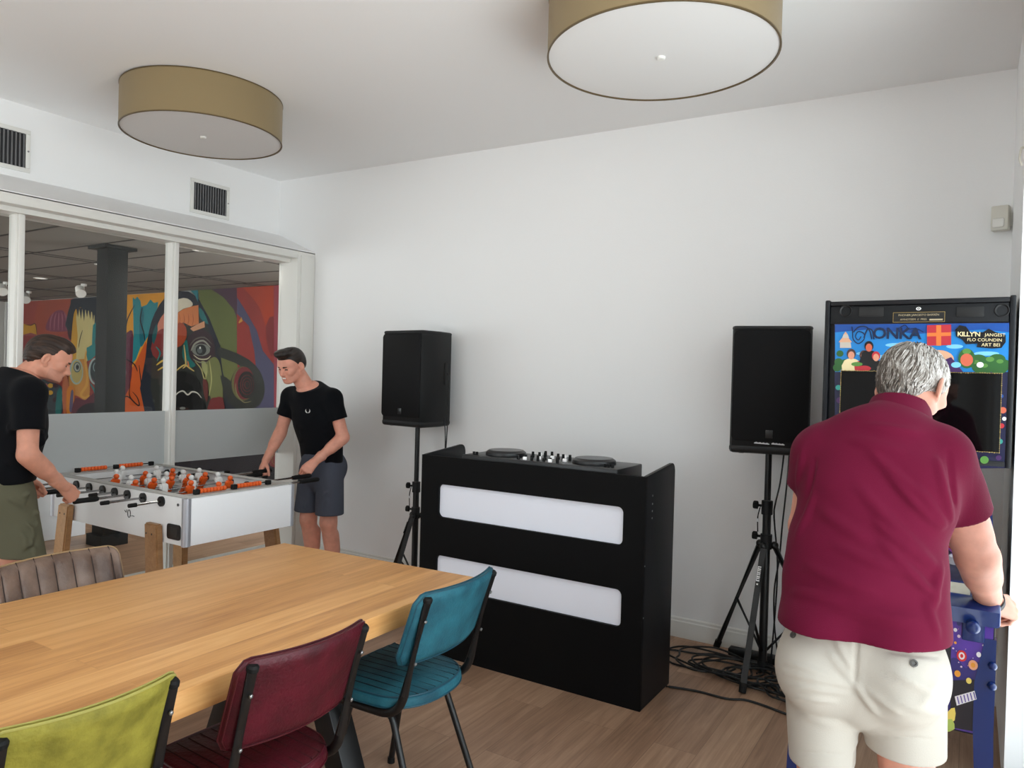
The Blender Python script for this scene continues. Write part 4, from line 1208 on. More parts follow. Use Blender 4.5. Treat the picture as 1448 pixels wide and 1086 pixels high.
def hand_prims(F, W, d, n, right=True, curl=(70, 85, 55), spread=.06, thumb=(.55, .55, -.35), size=1.0, fore=None, k=.006, curls=None):
    """W wrist centre, d towards the knuckles, n out of the back of the hand. Returns the palm centre"""
    d = V(d).normalized(); n = V(n); n = (n - d * n.dot(d)).normalized(); s = n.cross(d) * (1 if right else -1)
    W = V(W); z = size
    if fore is not None: F.add(cap(fore, W, .040 * z, .028 * z, [(n, .86)]), .01)
    kn = []
    for i, (off, L) in enumerate(((.031, .088), (.010, .092), (-.011, .088), (-.030, .080))):
        base = W + (s * off * .55 + d * .012) * z; K = W + (s * off + d * L - n * (.004 if i in (0, 3) else 0)) * z
        F.add(cap(base, K, .0165 * z, .0118 * z, [(n, .95)]), .012); kn.append(K)
    F.add(cap(W, W + d * .05 * z, .028 * z, .030 * z, [(n, .62)]), .012)
    F.add(cap(W + (s * .016 + d * .02 - n * .008) * z, W + (s * .036 + d * .052 - n * .014) * z, .018 * z, .014 * z), .012)
    LEN = ((.044, .027, .022), (.048, .031, .023), (.044, .028, .022), (.035, .022, .019)); RAD = (.0092, .0095, .0090, .0080)
    for i, K in enumerate(kn):
        c = curls[i] if curls else curl
        a = 0; p = K; side = s * ((1.5 - i) * spread)
        for j in range(3):
            a += math.radians(c[j] + (i - 1.5) * 3)
            q = p + ((d + side) * math.cos(a) - n * math.sin(a)).normalized() * LEN[i][j] * z
            r0 = RAD[i] * (1.05, .97, .90)[j] * z
            F.add(cap(p, q, r0, r0 * .92), .004 if j else k); p = q
    tb = W + (s * .030 + d * .030 - n * .010) * z; p = tb; td = (d * thumb[0] + s * thumb[1] + n * thumb[2]).normalized()
    for j, L in enumerate((.042, .032, .026)):
        q = p + td * L * z; r0 = (.0125, .0108, .0096)[j] * z
        F.add(cap(p, q, r0, r0 * .9), .007 if j == 0 else .003); p = q
        td = (td - s * .38 + d * .12 - n * .10).normalized()
    return W + d * .06 * z - n * .03 * z

def mesh_obj(name, pieces, mats, parent, origin=None, relax=1):
    """pieces: (P, Q, material index array or int)"""
    Ps, Qs, Ms = [], [], []; off = 0
    for P, Q, mi in pieces:
        for _ in range(relax):
            E = np.concatenate([Q[:, [0, 1]], Q[:, [1, 2]], Q[:, [2, 3]], Q[:, [3, 0]]])
            acc = np.zeros_like(P); cnt = np.zeros(len(P))
            np.add.at(acc, E[:, 0], P[E[:, 1]]); np.add.at(acc, E[:, 1], P[E[:, 0]]); np.add.at(cnt, E[:, 0], 1); np.add.at(cnt, E[:, 1], 1)
            P = P * .5 + .5 * acc / np.maximum(cnt, 1)[:, None]
        a, b, c, e = P[Q[:, 0]], P[Q[:, 1]], P[Q[:, 2]], P[Q[:, 3]]
        cen = P.mean(0)
        if (np.cross(c - a, e - b) * ((a + c) / 2 - cen)).sum() < 0: Q = Q[:, ::-1]
        Ps.append(P); Qs.append(Q + off); off += len(P); Ms.append(np.full(len(Q), mi) if np.isscalar(mi) else mi)
    P = np.concatenate(Ps); Q = np.concatenate(Qs); Mi = np.concatenate(Ms).astype(np.int32)
    o0 = A3(parent['_o']) if parent is not None else (A3(origin) if origin is not None else np.zeros(3))
    P = P - o0
    me = bpy.data.meshes.new(name); me.vertices.add(len(P)); me.vertices.foreach_set('co', P.astype(np.float32).ravel())
    me.loops.add(Q.size); me.loops.foreach_set('vertex_index', Q.astype(np.int32).ravel())
    me.polygons.add(len(Q)); me.polygons.foreach_set('loop_start', np.arange(0, Q.size, 4, dtype=np.int32))
    me.polygons.foreach_set('material_index', Mi); me.polygons.foreach_set('use_smooth', np.ones(len(Q), bool))
    me.update(calc_edges=True); me.validate()
    for m in mats: me.materials.append(m)
    o = bpy.data.objects.new(name, me); COL.objects.link(o)
    if parent is not None: o.parent = parent; o['_o'] = tuple(o0)
    return o

# skin, cloth and hair materials
def skin_set(key, base, dark):
    return [mat('skin_' + key, base, .48, spec=.35, var=.10, vscale=22, bump=.06, bscale=300, sss=.12),
            mat('lips_' + key, (base[0] * .78, base[1] * .52, base[2] * .52, 1), .4, sss=.1),
            mat('brow_' + key, dark, .8), mat('lash_' + key, (dark[0] * .5, dark[1] * .5, dark[2] * .5, 1), .4),
            mat('stubble_' + key, (base[0] * .90, base[1] * .89, base[2] * .90, 1), .55, var=.10, vscale=300, sss=.08)]
def hair_mat(name, c_lo, c_hi, scale=(90, 6, 90), rough=.38):
    m = bpy.data.materials.new(name); m.use_nodes = True; N = m.node_tree.nodes; L = m.node_tree.links; b = N['Principled BSDF']
    b.inputs['Roughness'].default_value = rough; b.inputs['Specular IOR Level'].default_value = .4
    tc = N.new('ShaderNodeTexCoord'); mp = N.new('ShaderNodeMapping'); mp.inputs['Scale'].default_value = scale
    n = N.new('ShaderNodeTexNoise'); n.inputs['Scale'].default_value = 1; n.inputs['Detail'].default_value = 5
    r = N.new('ShaderNodeValToRGB'); r.color_ramp.elements[0].position = .35; r.color_ramp.elements[1].position = .68
    r.color_ramp.elements[0].color = c_lo; r.color_ramp.elements[1].color = c_hi
    L.new(tc.outputs['Object'], mp.inputs[0]); L.new(mp.outputs[0], n.inputs['Vector']); L.new(n.outputs['Fac'], r.inputs[0]); L.new(r.outputs[0], b.inputs['Base Color'])
    bp = N.new('ShaderNodeBump'); bp.inputs['Strength'].default_value = .6; bp.inputs['Distance'].default_value = .004
    L.new(n.outputs['Fac'], bp.inputs['Height']); L.new(bp.outputs[0], b.inputs['Normal'])
    return m

def to_local_object(o, H):
    """re-express a head-bound object in the head's own axes so that streaks follow the head"""
    Mw = Matrix.Identity(4)
    for i in range(3):
        for j in range(3): Mw[i][j] = H.B[i, j]
        Mw[i][3] = H.o[i]
    L = Matrix.Translation(V(o['_o'])) ; inv = Mw.inverted() @ L
    o.data.transform(inv); o.matrix_parent_inverse = Matrix.Identity(4)
    o.matrix_basis = Matrix.Translation(-V(o['_o'])) @ Mw

def lock(bm, pts, w0, w1, mi=0, n=5):
    m = len(pts)
    bm_tube(bm, pts, [w0 * (1 - (i / (m - 1)) ** 2.2) + w1 for i in range(m)], n, mi)
M_sole = mat('white_rubber_sole', rgb(220, 220, 216), .6)
M_shoe = mat('dark_shoe', rgb(38, 38, 42), .6)
def shoe(parent, ankle, fwd, size=1.0):
    a = V(ankle); f = V((fwd[0], fwd[1], 0)).normalized()
    F = Field(np.array([a.x - .25, a.y - .25, -.02]), np.array([a.x + .25, a.y + .25, .16]), .006)
    p = lambda t, z: (a.x + f.x * t, a.y + f.y * t, z)
    F.add(cap(p(-.05, .045), p(.04, .05), .042, .045), .02); F.add(cap(p(.04, .045), p(.17, .035), .046, .038, [((0, 0, 1), .8)]), .03)
    F.add(cap(p(0, .06), p(0, .10), .045, .044), .02); F.cut((0, 0, .018), (0, 0, -1)); F.cut((0, 0, .105), (0, 0, 1))
    P, Q = F.mesh(); o = mesh_obj('shoe', [(P, Q, 0)], [M_shoe], parent)
    F = Field(np.array([a.x - .25, a.y - .25, -.02]), np.array([a.x + .25, a.y + .25, .06]), .006)
    F.add(cap(p(-.055, .01), p(.16, .01), .046, .044), .01); F.cut((0, 0, .022), (0, 0, 1)); F.cut((0, 0, 0.002), (0, 0, -1))
    P, Q = F.mesh(); mesh_obj('sole', [(P, Q, 0)], [M_sole], o)

# ------------------------------------------------------------------ the three men
M_tee = mat('black_cotton', rgb(13, 14, 18), .9, spec=.12, sheen=.03, bump=.1, bscale=260)
M_olive = mat('olive_cotton', rgb(98, 96, 78), .9, spec=.15, bump=.15, bscale=300)
M_slate = mat('slate_blue_cotton', rgb(78, 82, 94), .9, spec=.15, bump=.15, bscale=300)
M_polo = mat('burgundy_pique', rgb(93, 11, 41), .85, spec=.12, sheen=.03, bump=.18, bscale=420)
M_chino = mat('off_white_chino', rgb(178, 171, 161), .88, spec=.15, bump=.15, bscale=350)
SK_L = skin_set('left', rgb(212, 150, 126), rgb(58, 40, 30)); SK_R = skin_set('right', rgb(222, 156, 134), rgb(48, 34, 28)); SK_G = skin_set('grey', rgb(200, 144, 124), rgb(90, 80, 74))
H_dark = hair_mat('dark_brown_hair', rgb(28, 19, 15), rgb(66, 47, 36), (90, 7, 60), .55); H_black = hair_mat('black_brown_hair', rgb(22, 17, 15), rgb(50, 38, 32), (70, 9, 50), .5)

def neck_field(H, neck, h=.003):
    lo = H.o - .17; hi = H.o + .17
    lo = np.minimum(lo, A3(neck) - .07); hi = np.maximum(hi, A3(neck) + .09)
    return Field(lo, hi, h)

# ============ man on the left: black T-shirt, olive shorts, facing the table
pl = thing('person', 'person in black t-shirt and olive shorts leaning over the left side of the football table', 'person', (-4.25, 1.82, 0))
pel, wai, che, upc, nek = (-4.25, 1.82, .98), (-4.25, 1.84, 1.10), (-4.25, 1.86, 1.28), (-4.25, 1.88, 1.42), (-4.245, 1.925, 1.52)
HL = Frame3((-4.215, 2.030, 1.618), basis((.42, .82, -.40), (.14, .40, .9)), 1.0)
shR, elR, wrR = (-4.055, 1.86, 1.445), (-4.005, 1.835, 1.135), (-4.045, 2.035, .945)
shL, elL, wrL = (-4.445, 1.86, 1.445), (-4.495, 1.85, 1.135), (-4.475, 2.04, .94)
F = Field((-4.66, 1.55, -.02), (-3.84, 2.25, 1.60), .007)
fy = [((0, 1, 0), .68)]
chain(F, [pel, wai, che, upc], [.155, .145, .165, .15], .04, fy)
F.add(cap(shR, shL, .065), .05); F.add(cap(upc, nek, .08, .062), .05)
for a, b, c in ((shR, elR, wrR), (shL, elL, wrL)): chain(F, [a, b, c], [.056, .046, .031], .02); F.add(cap(V(b).lerp(V(c), .15), V(b).lerp(V(c), .45), .047, .044), .02)
for s in (-1, 1):
    x = -4.25 + s * .10
    chain(F, [(x, 1.83, .85), (x + s * .01, 1.86, .50), (x + s * .02, 1.80, .10)], [.095, .060, .042], .03); F.add(cap((x, 1.80, .40), (x, 1.79, .28), .056, .045), .03)
F.cut((-4.24, 1.95, 1.545), (0, .35, 1))
P1, Q1 = F.mesh()
F = neck_field(HL, nek); head_prims(F, HL, nek, .060); F.cut((-4.24, 1.95, 1.535), (0, -.35, -1))
P2, Q2 = F.mesh()
pieces = [(P1, Q1, 0), (P2, Q2, head_mats(P2, Q2, HL))]
for (w, e, d, n, right) in ((wrR, elR, (-.14, .70, -.70), (.80, -.30, .50), True), (wrL, elL, (.05, .70, -.70), (-.55, -.3, .75), False)):
    w = V(w); F = Field(w - V((.13, .1, .16)), w + V((.13, .18, .1)), .003)
    hand_prims(F, w, d, n, right, (62, 88, 60), .04, (.75, .35, -.6), 1.0, fore=w.lerp(V(e), .25))
    P, Q = F.mesh(); pieces.append((P, Q, 0))
mesh_obj('body', pieces, SK_L, pl)
# T-shirt
F = Field((-4.68, 1.55, .93), (-3.82, 2.2, 1.62), .005)
chain(F, [(-4.25, 1.82, .95), (-4.25, 1.84, 1.10), (-4.25, 1.865, 1.28), (-4.25, 1.875, 1.40)], [.195, .186, .205, .19], .05, fy)
F.add(cap(shR, shL, .080), .05); F.add(cap(upc, (-4.245, 1.915, 1.50), .10, .074), .05)
for a, b in ((shR, elR), (shL, elL)): F.add(capcut(a, V(a).lerp(V(b), .78), .076, .074, V(a).lerp(V(b), .60), V(b) - V(a)), .025)
F.cut((-4.25, 1.94, 1.515), (0, .55, 1), (-4.4, 1.7, 1.45), (-4.1, 2.1, 1.7))
F.cut((0, 1.85, .985), (0, .05, -1))
rs = random.Random(5)
for i in range(12):
    z = rs.uniform(1.02, 1.3); x = -4.25 + rs.uniform(-.16, .16); a = V((x, 1.99, z)); F.ridge(a, a + V((rs.uniform(.05, .14), 0, rs.uniform(-.10, .04))), .007, .016)
    a = V((-4.06, rs.uniform(1.78, 1.95), z)); F.ridge(a, a + V((0, rs.uniform(-.1, .1), rs.uniform(-.05, .10))), .007, .014)
P, Q = F.mesh(); mesh_obj('t_shirt', [(P, Q, 0)], [M_tee], pl)
# shorts
F = Field((-4.58, 1.55, .54), (-3.92, 2.1, 1.06), .005)
chain(F, [(-4.25, 1.82, 1.02), (-4.25, 1.82, .90)], [.180, .190], .04, [((0, 1, 0), .72)])
for s in (-1, 1): F.add(cap((-4.25 + s * .095, 1.83, .90), (-4.25 + s * .118, 1.872, .58), .108, .112), .03)
for s in (-1, 1): F.add(ell((-4.25 + s * .075, 1.76, .92), (.10, .09, .11)), .03)
F.cut((-4.25, 1.85, .60), (0, -.12, -1)); F.cut((0, 0, 1.035), (0, 0, 1))
for i in range(16):
    s = rs.choice((-1, 1, 1)); z = rs.uniform(.62, .95); a = V((-4.25 + s * rs.uniform(.02, .21), rs.uniform(1.88, 1.98), z)); F.ridge(a, a + V((rs.uniform(-.08, .08), rs.uniform(-.1, .03), rs.uniform(-.14, -.03))), .014, .014)
F.ridge((-4.06, 1.93, 1.0), (-4.04, 1.84, .86), -.012, .008)
for i in range(14):
    z = rs.uniform(.64, .96); y = rs.uniform(1.74, 1.95); p0 = V((-4.045 + .02 * (z < .8), y, z)); p1 = p0 + V((0, rs.uniform(-.10, .10), rs.uniform(-.13, -.02))); F.crease([p0, p0.lerp(p1, .5) + V((.004, .01, 0)), p1], rs.choice((.013, -.010)), .012)
F.crease([(-4.04, 1.74, .622), (-4.02, 1.86, .622), (-4.05, 1.97, .628)], -.004, .005)
P, Q = F.mesh(); mesh_obj('shorts', [(P, Q, 0)], [M_olive], pl)
# slicked back hair
F = Field(HL.o - .17, HL.o + .17, .003)
F.add(HL.ell((0, -.016, .040), (.083, .107, .092)), .01); F.add(HL.ell((0, .045, .098), (.055, .050, .030), rx(-.35)), .03); F.add(HL.ell((0, -.075, .0), (.066, .045, .070)), .03)
F.cut(HL(0, .082, .073), HL.B @ np.array([0, .80, -.60])); F.cut(HL(0, .0, -.072), HL.B @ np.array([0, -.25, -1.]))
for s in (-1, 1): F.sub(HL.ell((s * .090, -.010, -.022), (.026, .040, .044)), .006); F.sub(HL.ell((s * .085, .062, .040), (.032, .044, .040)), .006); F.sub(HL.ell((s * .080, .040, -.02), (.03, .05, .05)), .006)
r = F.sl(F.lo, F.lo + F.h * F.n); q, X, Y, Z = r
lx = ((X - HL.o[0]) * HL.B[0, 0] + (Y - HL.o[1]) * HL.B[1, 0] + (Z - HL.o[2]) * HL.B[2, 0]); lz = ((X - HL.o[0]) * HL.B[0, 2] + (Y - HL.o[1]) * HL.B[1, 2] + (Z - HL.o[2]) * HL.B[2, 2])
an = np.arctan2(lx, lz + .05); F.d[q] += (.0016 * np.sin(an * 26) + .0010 * np.sin(an * 61 + 1)).astype(np.float32)
P, Q = F.mesh(); ho = mesh_obj('hair', [(P, Q, 0)], [H_dark], pl); to_local_object(ho, HL)
for s in (-1, 1): shoe(pl, (-4.25 + s * .12, 1.80, 0), (s * .15, 1))

# ============ man on the right: black T-shirt with a small white emblem, slate shorts, facing the camera side
pr = thing('person', 'person in black t-shirt and slate shorts smiling at the far side of the football table', 'person', (-4.08, 3.86, 0))
pel, wai, che, upc, nek = (-4.08, 3.88, .93), (-4.09, 3.88, 1.06), (-4.115, 3.85, 1.24), (-4.13, 3.82, 1.37), (-4.145, 3.775, 1.465)
HR = Frame3((-4.185, 3.665, 1.627), basis((.06, -.90, -.34), (.02, -.34, .92)), 1.0)
shR, elR, wrR = (-4.330, 3.80, 1.395), (-4.395, 3.76, 1.125), (-4.385, 3.62, .925)
shL, elL, wrL = (-3.935, 3.83, 1.395), (-3.865, 3.88, 1.115), (-3.945, 3.68, .945)
F = Field((-4.56, 3.45, -.02), (-3.68, 4.15, 1.56), .007)
fy = [((0, 1, 0), .66)]
chain(F, [pel, wai, che, upc], [.145, .135, .155, .145], .04, fy)
F.add(cap(shR, shL, .065), .05); F.add(cap(upc, nek, .08, .06), .05)
for a, b, c in ((shR, elR, wrR), (shL, elL, wrL)): chain(F, [a, b, c], [.054, .043, .029], .02); F.add(cap(V(b).lerp(V(c), .12), V(b).lerp(V(c), .42), .044, .041), .02)
for s in (-1, 1):
    x = -4.08 + s * .095
    chain(F, [(x, 3.88, .82), (x + s * .01, 3.86, .48), (x + s * .015, 3.92, .10)], [.095, .058, .040], .03); F.add(cap((x, 3.905, .38), (x + s * .01, 3.925, .27), .054, .044), .03)
F.cut((-4.15, 3.75, 1.49), (0, -.45, 1))
P1, Q1 = F.mesh()
F = neck_field(HR, nek); head_prims(F, HR, nek, .058, smile=1); F.cut((-4.15, 3.75, 1.48), (0, .45, -1))
P2, Q2 = F.mesh(); mi = head_mats(P2, Q2, HR, False)
C = HR.inv(P2[Q2].mean(1)); mi[(mi == 1) & (np.abs(C[:, 2] + .0625) < .0045) & (np.abs(C[:, 0]) < .017)] = 5
pieces = [(P1, Q1, 0), (P2, Q2, mi)]
for (w, e, d, n, right) in ((wrR, elR, (.10, -.62, -.75), (-.5, -.3, .7), True), (wrL, elL, (-.10, -.72, -.66), (.70, -.45, .55), False)):
    w = V(w); F = Field(w - V((.13, .18, .16)), w + V((.13, .1, .1)), .003)
    hand_prims(F, w, d, n, right, (58, 88, 60), .04, (.75, .35, -.6), .98, fore=w.lerp(V(e), .25))
    P, Q = F.mesh(); pieces.append((P, Q, 0))
mesh_obj('body', pieces, SK_R + [mat('teeth', rgb(232, 226, 218), .35)], pr)
F = Field((-4.56, 3.5, .88), (-3.70, 4.12, 1.56), .005)
chain(F, [(-4.08, 3.885, .93), (-4.09, 3.88, 1.06), (-4.115, 3.85, 1.24), (-4.13, 3.82, 1.355)], [.178, .166, .188, .178], .05, fy)
F.add(cap(shR, shL, .076), .05); F.add(cap(upc, (-4.142, 3.785, 1.445), .095, .072), .05)
for a, b in ((shR, elR), (shL, elL)): F.add(capcut(a, V(a).lerp(V(b), .74), .070, .068, V(a).lerp(V(b), .54), V(b) - V(a)), .025)
F.cut((-4.15, 3.755, 1.462), (0, -.60, 1), (-4.30, 3.6, 1.40), (-4.0, 3.95, 1.62))
F.cut((0, 3.85, .925), (0, -.05, -1))
for i in range(14):
    z = rs.uniform(.96, 1.3); a = V((-4.1 + rs.uniform(-.15, .15), rs.uniform(3.72, 3.76), z)); F.ridge(a, a + V((rs.uniform(-.12, .12), 0, rs.uniform(-.08, .05))), .007, .014)
    a = V((-3.93, rs.uniform(3.8, 3.92), z)); F.ridge(a, a + V((-.03, rs.uniform(-.12, .05), rs.uniform(-.08, .08))), .007, .014)
P, Q = F.mesh(); ts = mesh_obj('t_shirt', [(P, Q, 0)], [M_tee], pr)
# laurel emblem on the chest, laid on the cloth
from mathutils.bvhtree import BVHTree
def on_surface(o, px, py):
    me = o.data; off = V(o['_o'])
    t = BVHTree.FromPolygons([v.co + off for v in me.vertices], [tuple(p.vertices) for p in me.polygons])
    d = ray(px, py).normalized(); h = t.ray_cast(CAM, d)
    return h[0], h[1]
def ring_on(o, c, nn, r0, mi=0):
    s_, t_, d_ = frame_of(nn); return c, s_, t_, nn
p, n = on_surface(ts, 435.5, 580.5)
if p is not None:
    if n.dot(ray(436, 580)) > 0: n = -n
    s_ = V((0, 0, 1)).cross(n).normalized(); t_ = n.cross(s_)
    bm = BM()
    for sg in (-1, 1):
        bm_tube(bm, [p + n * .003 + s_ * (sg * .017 * math.sin(a)) + t_ * (-.017 * math.cos(a)) for a in [i * .27 for i in range(9)]], [.0012 + .0028 * math.sin(min(1, i / 7) * PI) for i in range(9)], 6)
    obj('emblem', bm, mat('white_thread', rgb(225, 225, 220), .7), ts)
F = Field((-4.36, 3.6, .48), (-3.80, 4.12, 1.0), .005)
chain(F, [(-4.08, 3.88, .97), (-4.08, 3.88, .86)], [.168, .178], .04, [((0, 1, 0), .72)])
for s in (-1, 1): F.add(cap((-4.08 + s * .088, 3.88, .86), (-4.08 + s * .112, 3.862, .52), .100, .104), .02); F.add(ell((-4.08 + s * .07, 3.95, .88), (.095, .085, .11)), .03)
F.cut((0, 0, .545), (0, 0, -1)); F.cut((0, 0, .985), (0, 0, 1))
for i in range(14):
    s = rs.choice((-1, 1)); z = rs.uniform(.60, .88); a = V((-4.08 + s * rs.uniform(.02, .19), rs.uniform(3.77, 3.80), z)); F.ridge(a, a + V((rs.uniform(-.06, .06), 0, rs.uniform(-.14, -.03))), .011, .012)
P, Q = F.mesh(); mesh_obj('shorts', [(P, Q, 0)], [M_slate], pr)
F = Field(HR.o - .17, HR.o + .17, .003)
F.add(HR.ell((0, -.016, .042), (.083, .106, .090)), .01); F.add(HR.ell((.0, .055, .108), (.062, .056, .032), rx(.12)), .025); F.add(HR.ell((0, -.070, .0), (.066, .045, .062)), .03)
F.cut(HR(0, .088, .070), HR.B @ np.array([0, .72, -.69])); F.cut(HR(0, .0, -.060), HR.B @ np.array([0, -.2, -1.]))
for s in (-1, 1): F.sub(HR.ell((s * .088, -.012, -.020), (.020, .032, .038)), .006)
for i in range(26):
    x = rs.uniform(-.055, .055); a = HR(x, .09, .118 + rs.uniform(-.01, .012)); b = HR(x * 1.1 + rs.uniform(-.02, .02), -.02, .132); F.ridge(a, b, rs.uniform(.002, .005), .006)
P, Q = F.mesh(); ho = mesh_obj('hair', [(P, Q, 0)], [H_black], pr); to_local_object(ho, HR)
for s in (-1, 1): shoe(pr, (-4.08 + s * .11, 3.92, 0), (s * .15, -1))

# ============ man at the pinball machine: burgundy polo, off-white shorts, seen from behind
q_ = lambda x, y, d: atY(x, y, d)
pg = thing('person', 'person with grey hair in burgundy polo shirt and off-white shorts seen from behind', 'person', (q_(1220, 1000, 2.24).x, 2.24, 0))
KX = 1 / 559.0                                   # metres per photo pixel at his distance
HG = Frame3(q_(1291, 551, 2.50), basis((.42, .80, -.52), (.16, .50, .84)), 1.04)
nek = q_(1270, 588, 2.435)
shL, elL, wrL = q_(1158, 640, 2.37), q_(1140, 745, 2.44), q_(1175, 830, 2.66)
shR, elR, wrR = q_(1334, 648, 2.38), q_(1381, 785, 2.50), q_(1399, 852, 2.655)
hipL, hipR = q_(1158, 935, 2.25), q_(1276, 945, 2.25)
knL, knR = q_(1165, 1085, 2.20), q_(1281, 1075, 2.30)
anL, anR = V((knL.x - .01, 2.10, .09)), V((knR.x + .01, 2.24, .09))
fy = [((0, 1, 0), .66)]
F = Field((-.62, 1.9, -.02), (.26, 2.85, 1.62), .006)
tor = [q_(1217, 905, 2.24), q_(1220, 800, 2.28), q_(1232, 720, 2.33), q_(1250, 640, 2.38)]
chain(F, tor, [.165, .155, .155, .15], .04, fy)
F.add(cap(shL, shR, .062), .05); F.add(cap(q_(1258, 620, 2.40), nek, .08, .066), .05)
chain(F, [shL, elL, wrL], [.058, .050, .034], .02); chain(F, [shR, elR, wrR], [.062, .053, .036], .02)
F.add(cap(elR.lerp(wrR, .08), elR.lerp(wrR, .42), .054, .050), .02); F.add(cap(shR.lerp(elR, .45), shR.lerp(elR, .8), .060, .056), .02); F.add(cap(elL.lerp(wrL, .1), elL.lerp(wrL, .4), .050, .046), .02)
for h, k_, a in ((hipL, knL, anL), (hipR, knR, anR)):
    chain(F, [h, k_, a], [.098, .064, .044], .03); F.add(cap(k_.lerp(a, .2) + V((0, -.018, 0)), k_.lerp(a, .45) + V((0, -.015, 0)), .060, .050), .03)
F.cut(nek, (0, -.35, 1), A3(nek) - .12, A3(nek) + .15)
P1, Q1 = F.mesh()
F = neck_field(HG, nek, .003); head_prims(F, HG, nek - V((0, .01, .03)), .063); F.cut(nek, (0, .35, -1.))
P2, Q2 = F.mesh(); pieces = [(P1, Q1, 0), (P2, Q2, head_mats(P2, Q2, HG, False))]
F = Field(wrR - V((.12, .12, .16)), wrR + V((.16, .2, .12)), .0025)
hand_prims(F, wrR, (.62, .66, -.20), (.30, -.62, .66), True, None, .10, (.55, .75, -.2), 1.02, fore=wrR.lerp(elR, .25), curls=((38, 40, 25), (45, 50, 30), (52, 55, 35), (60, 55, 35)))
P, Q = F.mesh(); pieces.append((P, Q, 0))
F = Field(wrL - V((.16, .12, .16)), wrL + V((.14, .2, .12)), .003)
hand_prims(F, wrL, (-.3, .9, -.1), (-.5, -.2, .8), False, (35, 45, 30), .06, (.55, .6, -.2), 1.02, fore=wrL.lerp(elL, .25))
P, Q = F.mesh(); pieces.append((P, Q, 0))
mesh_obj('body', pieces, SK_G, pg)
# polo shirt
F = Field((-.64, 1.95, .84), (.24, 2.72, 1.62), .0045)
tor2 = [q_(1217, 900, 2.225), q_(1219, 850, 2.24), q_(1221, 790, 2.275), q_(1230, 720, 2.32), q_(1243, 655, 2.36)]
chain(F, tor2, [.203, .193, .182, .180, .172], .05, fy)
F.add(cap(shL + V((.01, 0, 0)), shR - V((.01, 0, 0)), .076), .06); F.add(cap(q_(1258, 625, 2.385), q_(1268, 592, 2.43), .105, .068), .05); F.add(ell(q_(1270, 915, 2.185), (.108, .115, .11)), .05); F.add(ell(q_(1165, 900, 2.185), (.110, .112, .11)), .05)
F.add(ell(q_(1195, 690, 2.31), (.085, .085, .12)), .05); F.add(ell(q_(1300, 700, 2.31), (.085, .085, .12)), .05)
for a, b, t, r0, r1 in ((shL, elL, .46, .074, .074), (shR, elR, .56, .078, .080)):
    e = a.lerp(b, t); F.add(capcut(a, e + (e - a) * .25, r0, r1, e, (b - a) + V((0, 0, -.02))), .03)
# hem: lower at the right, lifted at the left
hl, hr = q_(1098, 864, 2.22), q_(1332, 900, 2.22); e = hr - hl
F.cut((hl + hr) / 2 + V((0, 0, -.012)), (e.z, 0, -e.x), lo=(-.7, 1.9, .8), hi=(.2, 2.8, 1.05))
folds = [((1232, 640), (1318, 712), .010, .013), ((1255, 668), (1330, 745), .012, .012), ((1215, 690), (1312, 790), .009, .016), ((1240, 740), (1322, 800), .012, .013), ((1180, 770), (1300, 815), .006, .016),
         ((1160, 720), (1225, 760), .006, .018), ((1140, 800), (1235, 835), .006, .016), ((1250, 770), (1325, 845), .010, .014), ((1180, 860), (1300, 880), .005, .018), ((1120, 835), (1190, 850), .006, .015),
         ((1325, 650), (1345, 735), .012, .011), ((1342, 640), (1350, 712), -.012, .008), ((1300, 690), (1336, 742), .011, .011), ((1200, 620), (1280, 640), .005, .018), ((1225, 600), (1300, 612), .005, .014),
         ((1330, 800), (1318, 860), .009, .013), ((1310, 850), (1325, 900), .007, .013), ((1135, 640), (1128, 690), .008, .012), ((1152, 650), (1142, 700), -.010, .008), ((1150, 700), (1128, 760), .007, .013)]
Fs = F
P, Q = F.mesh()
tree = BVHTree.FromPolygons([V(p) for p in P], [tuple(int(i) for i in f) for f in Q])
def hit(px, py):
    h = tree.ray_cast(CAM, ray(px, py).normalized()); return h[0]
for (a, b, amp, w) in folds:
    mid = [(a[0] + (b[0] - a[0]) * i / 4, a[1] + (b[1] - a[1]) * i / 4 + (3 * math.sin(i * PI / 4) if b[1] > a[1] + 20 else 0)) for i in range(5)]
    hp = [hit(*m) for m in mid]; hp = [h for h in hp if h is not None]
    if len(hp) > 1 and max((u - v).length for u, v in zip(hp, hp[1:])) < .12: F.crease(hp, amp * 2.1, w * .85)
F.wave([((18, 9, 31), .0016, .4), ((-26, 5, 22), .0014, 1.9), ((7, 12, 47), .0010, .7)])
P, Q = F.mesh(); polo = mesh_obj('polo_shirt', [(P, Q, 0)], [M_polo], pg)
# collar
F = Field(A3(nek) - .16, A3(nek) + .14, .003)
cn = (V(HG.o) - nek).normalized() * .35 + V((0, .35, .9)); cn.normalize()
F.add(cap(nek - cn * .05, nek + cn * .042, .104, .078), 0); F.cut(nek + cn * .040, cn); F.cut(nek - cn * .028, -cn)
F.sub(cap(nek - cn * .07, nek + cn * .07, .1005, .0665), .002)
P, Q = F.mesh(); mesh_obj('collar', [(P, Q, 0)], [M_polo], polo)
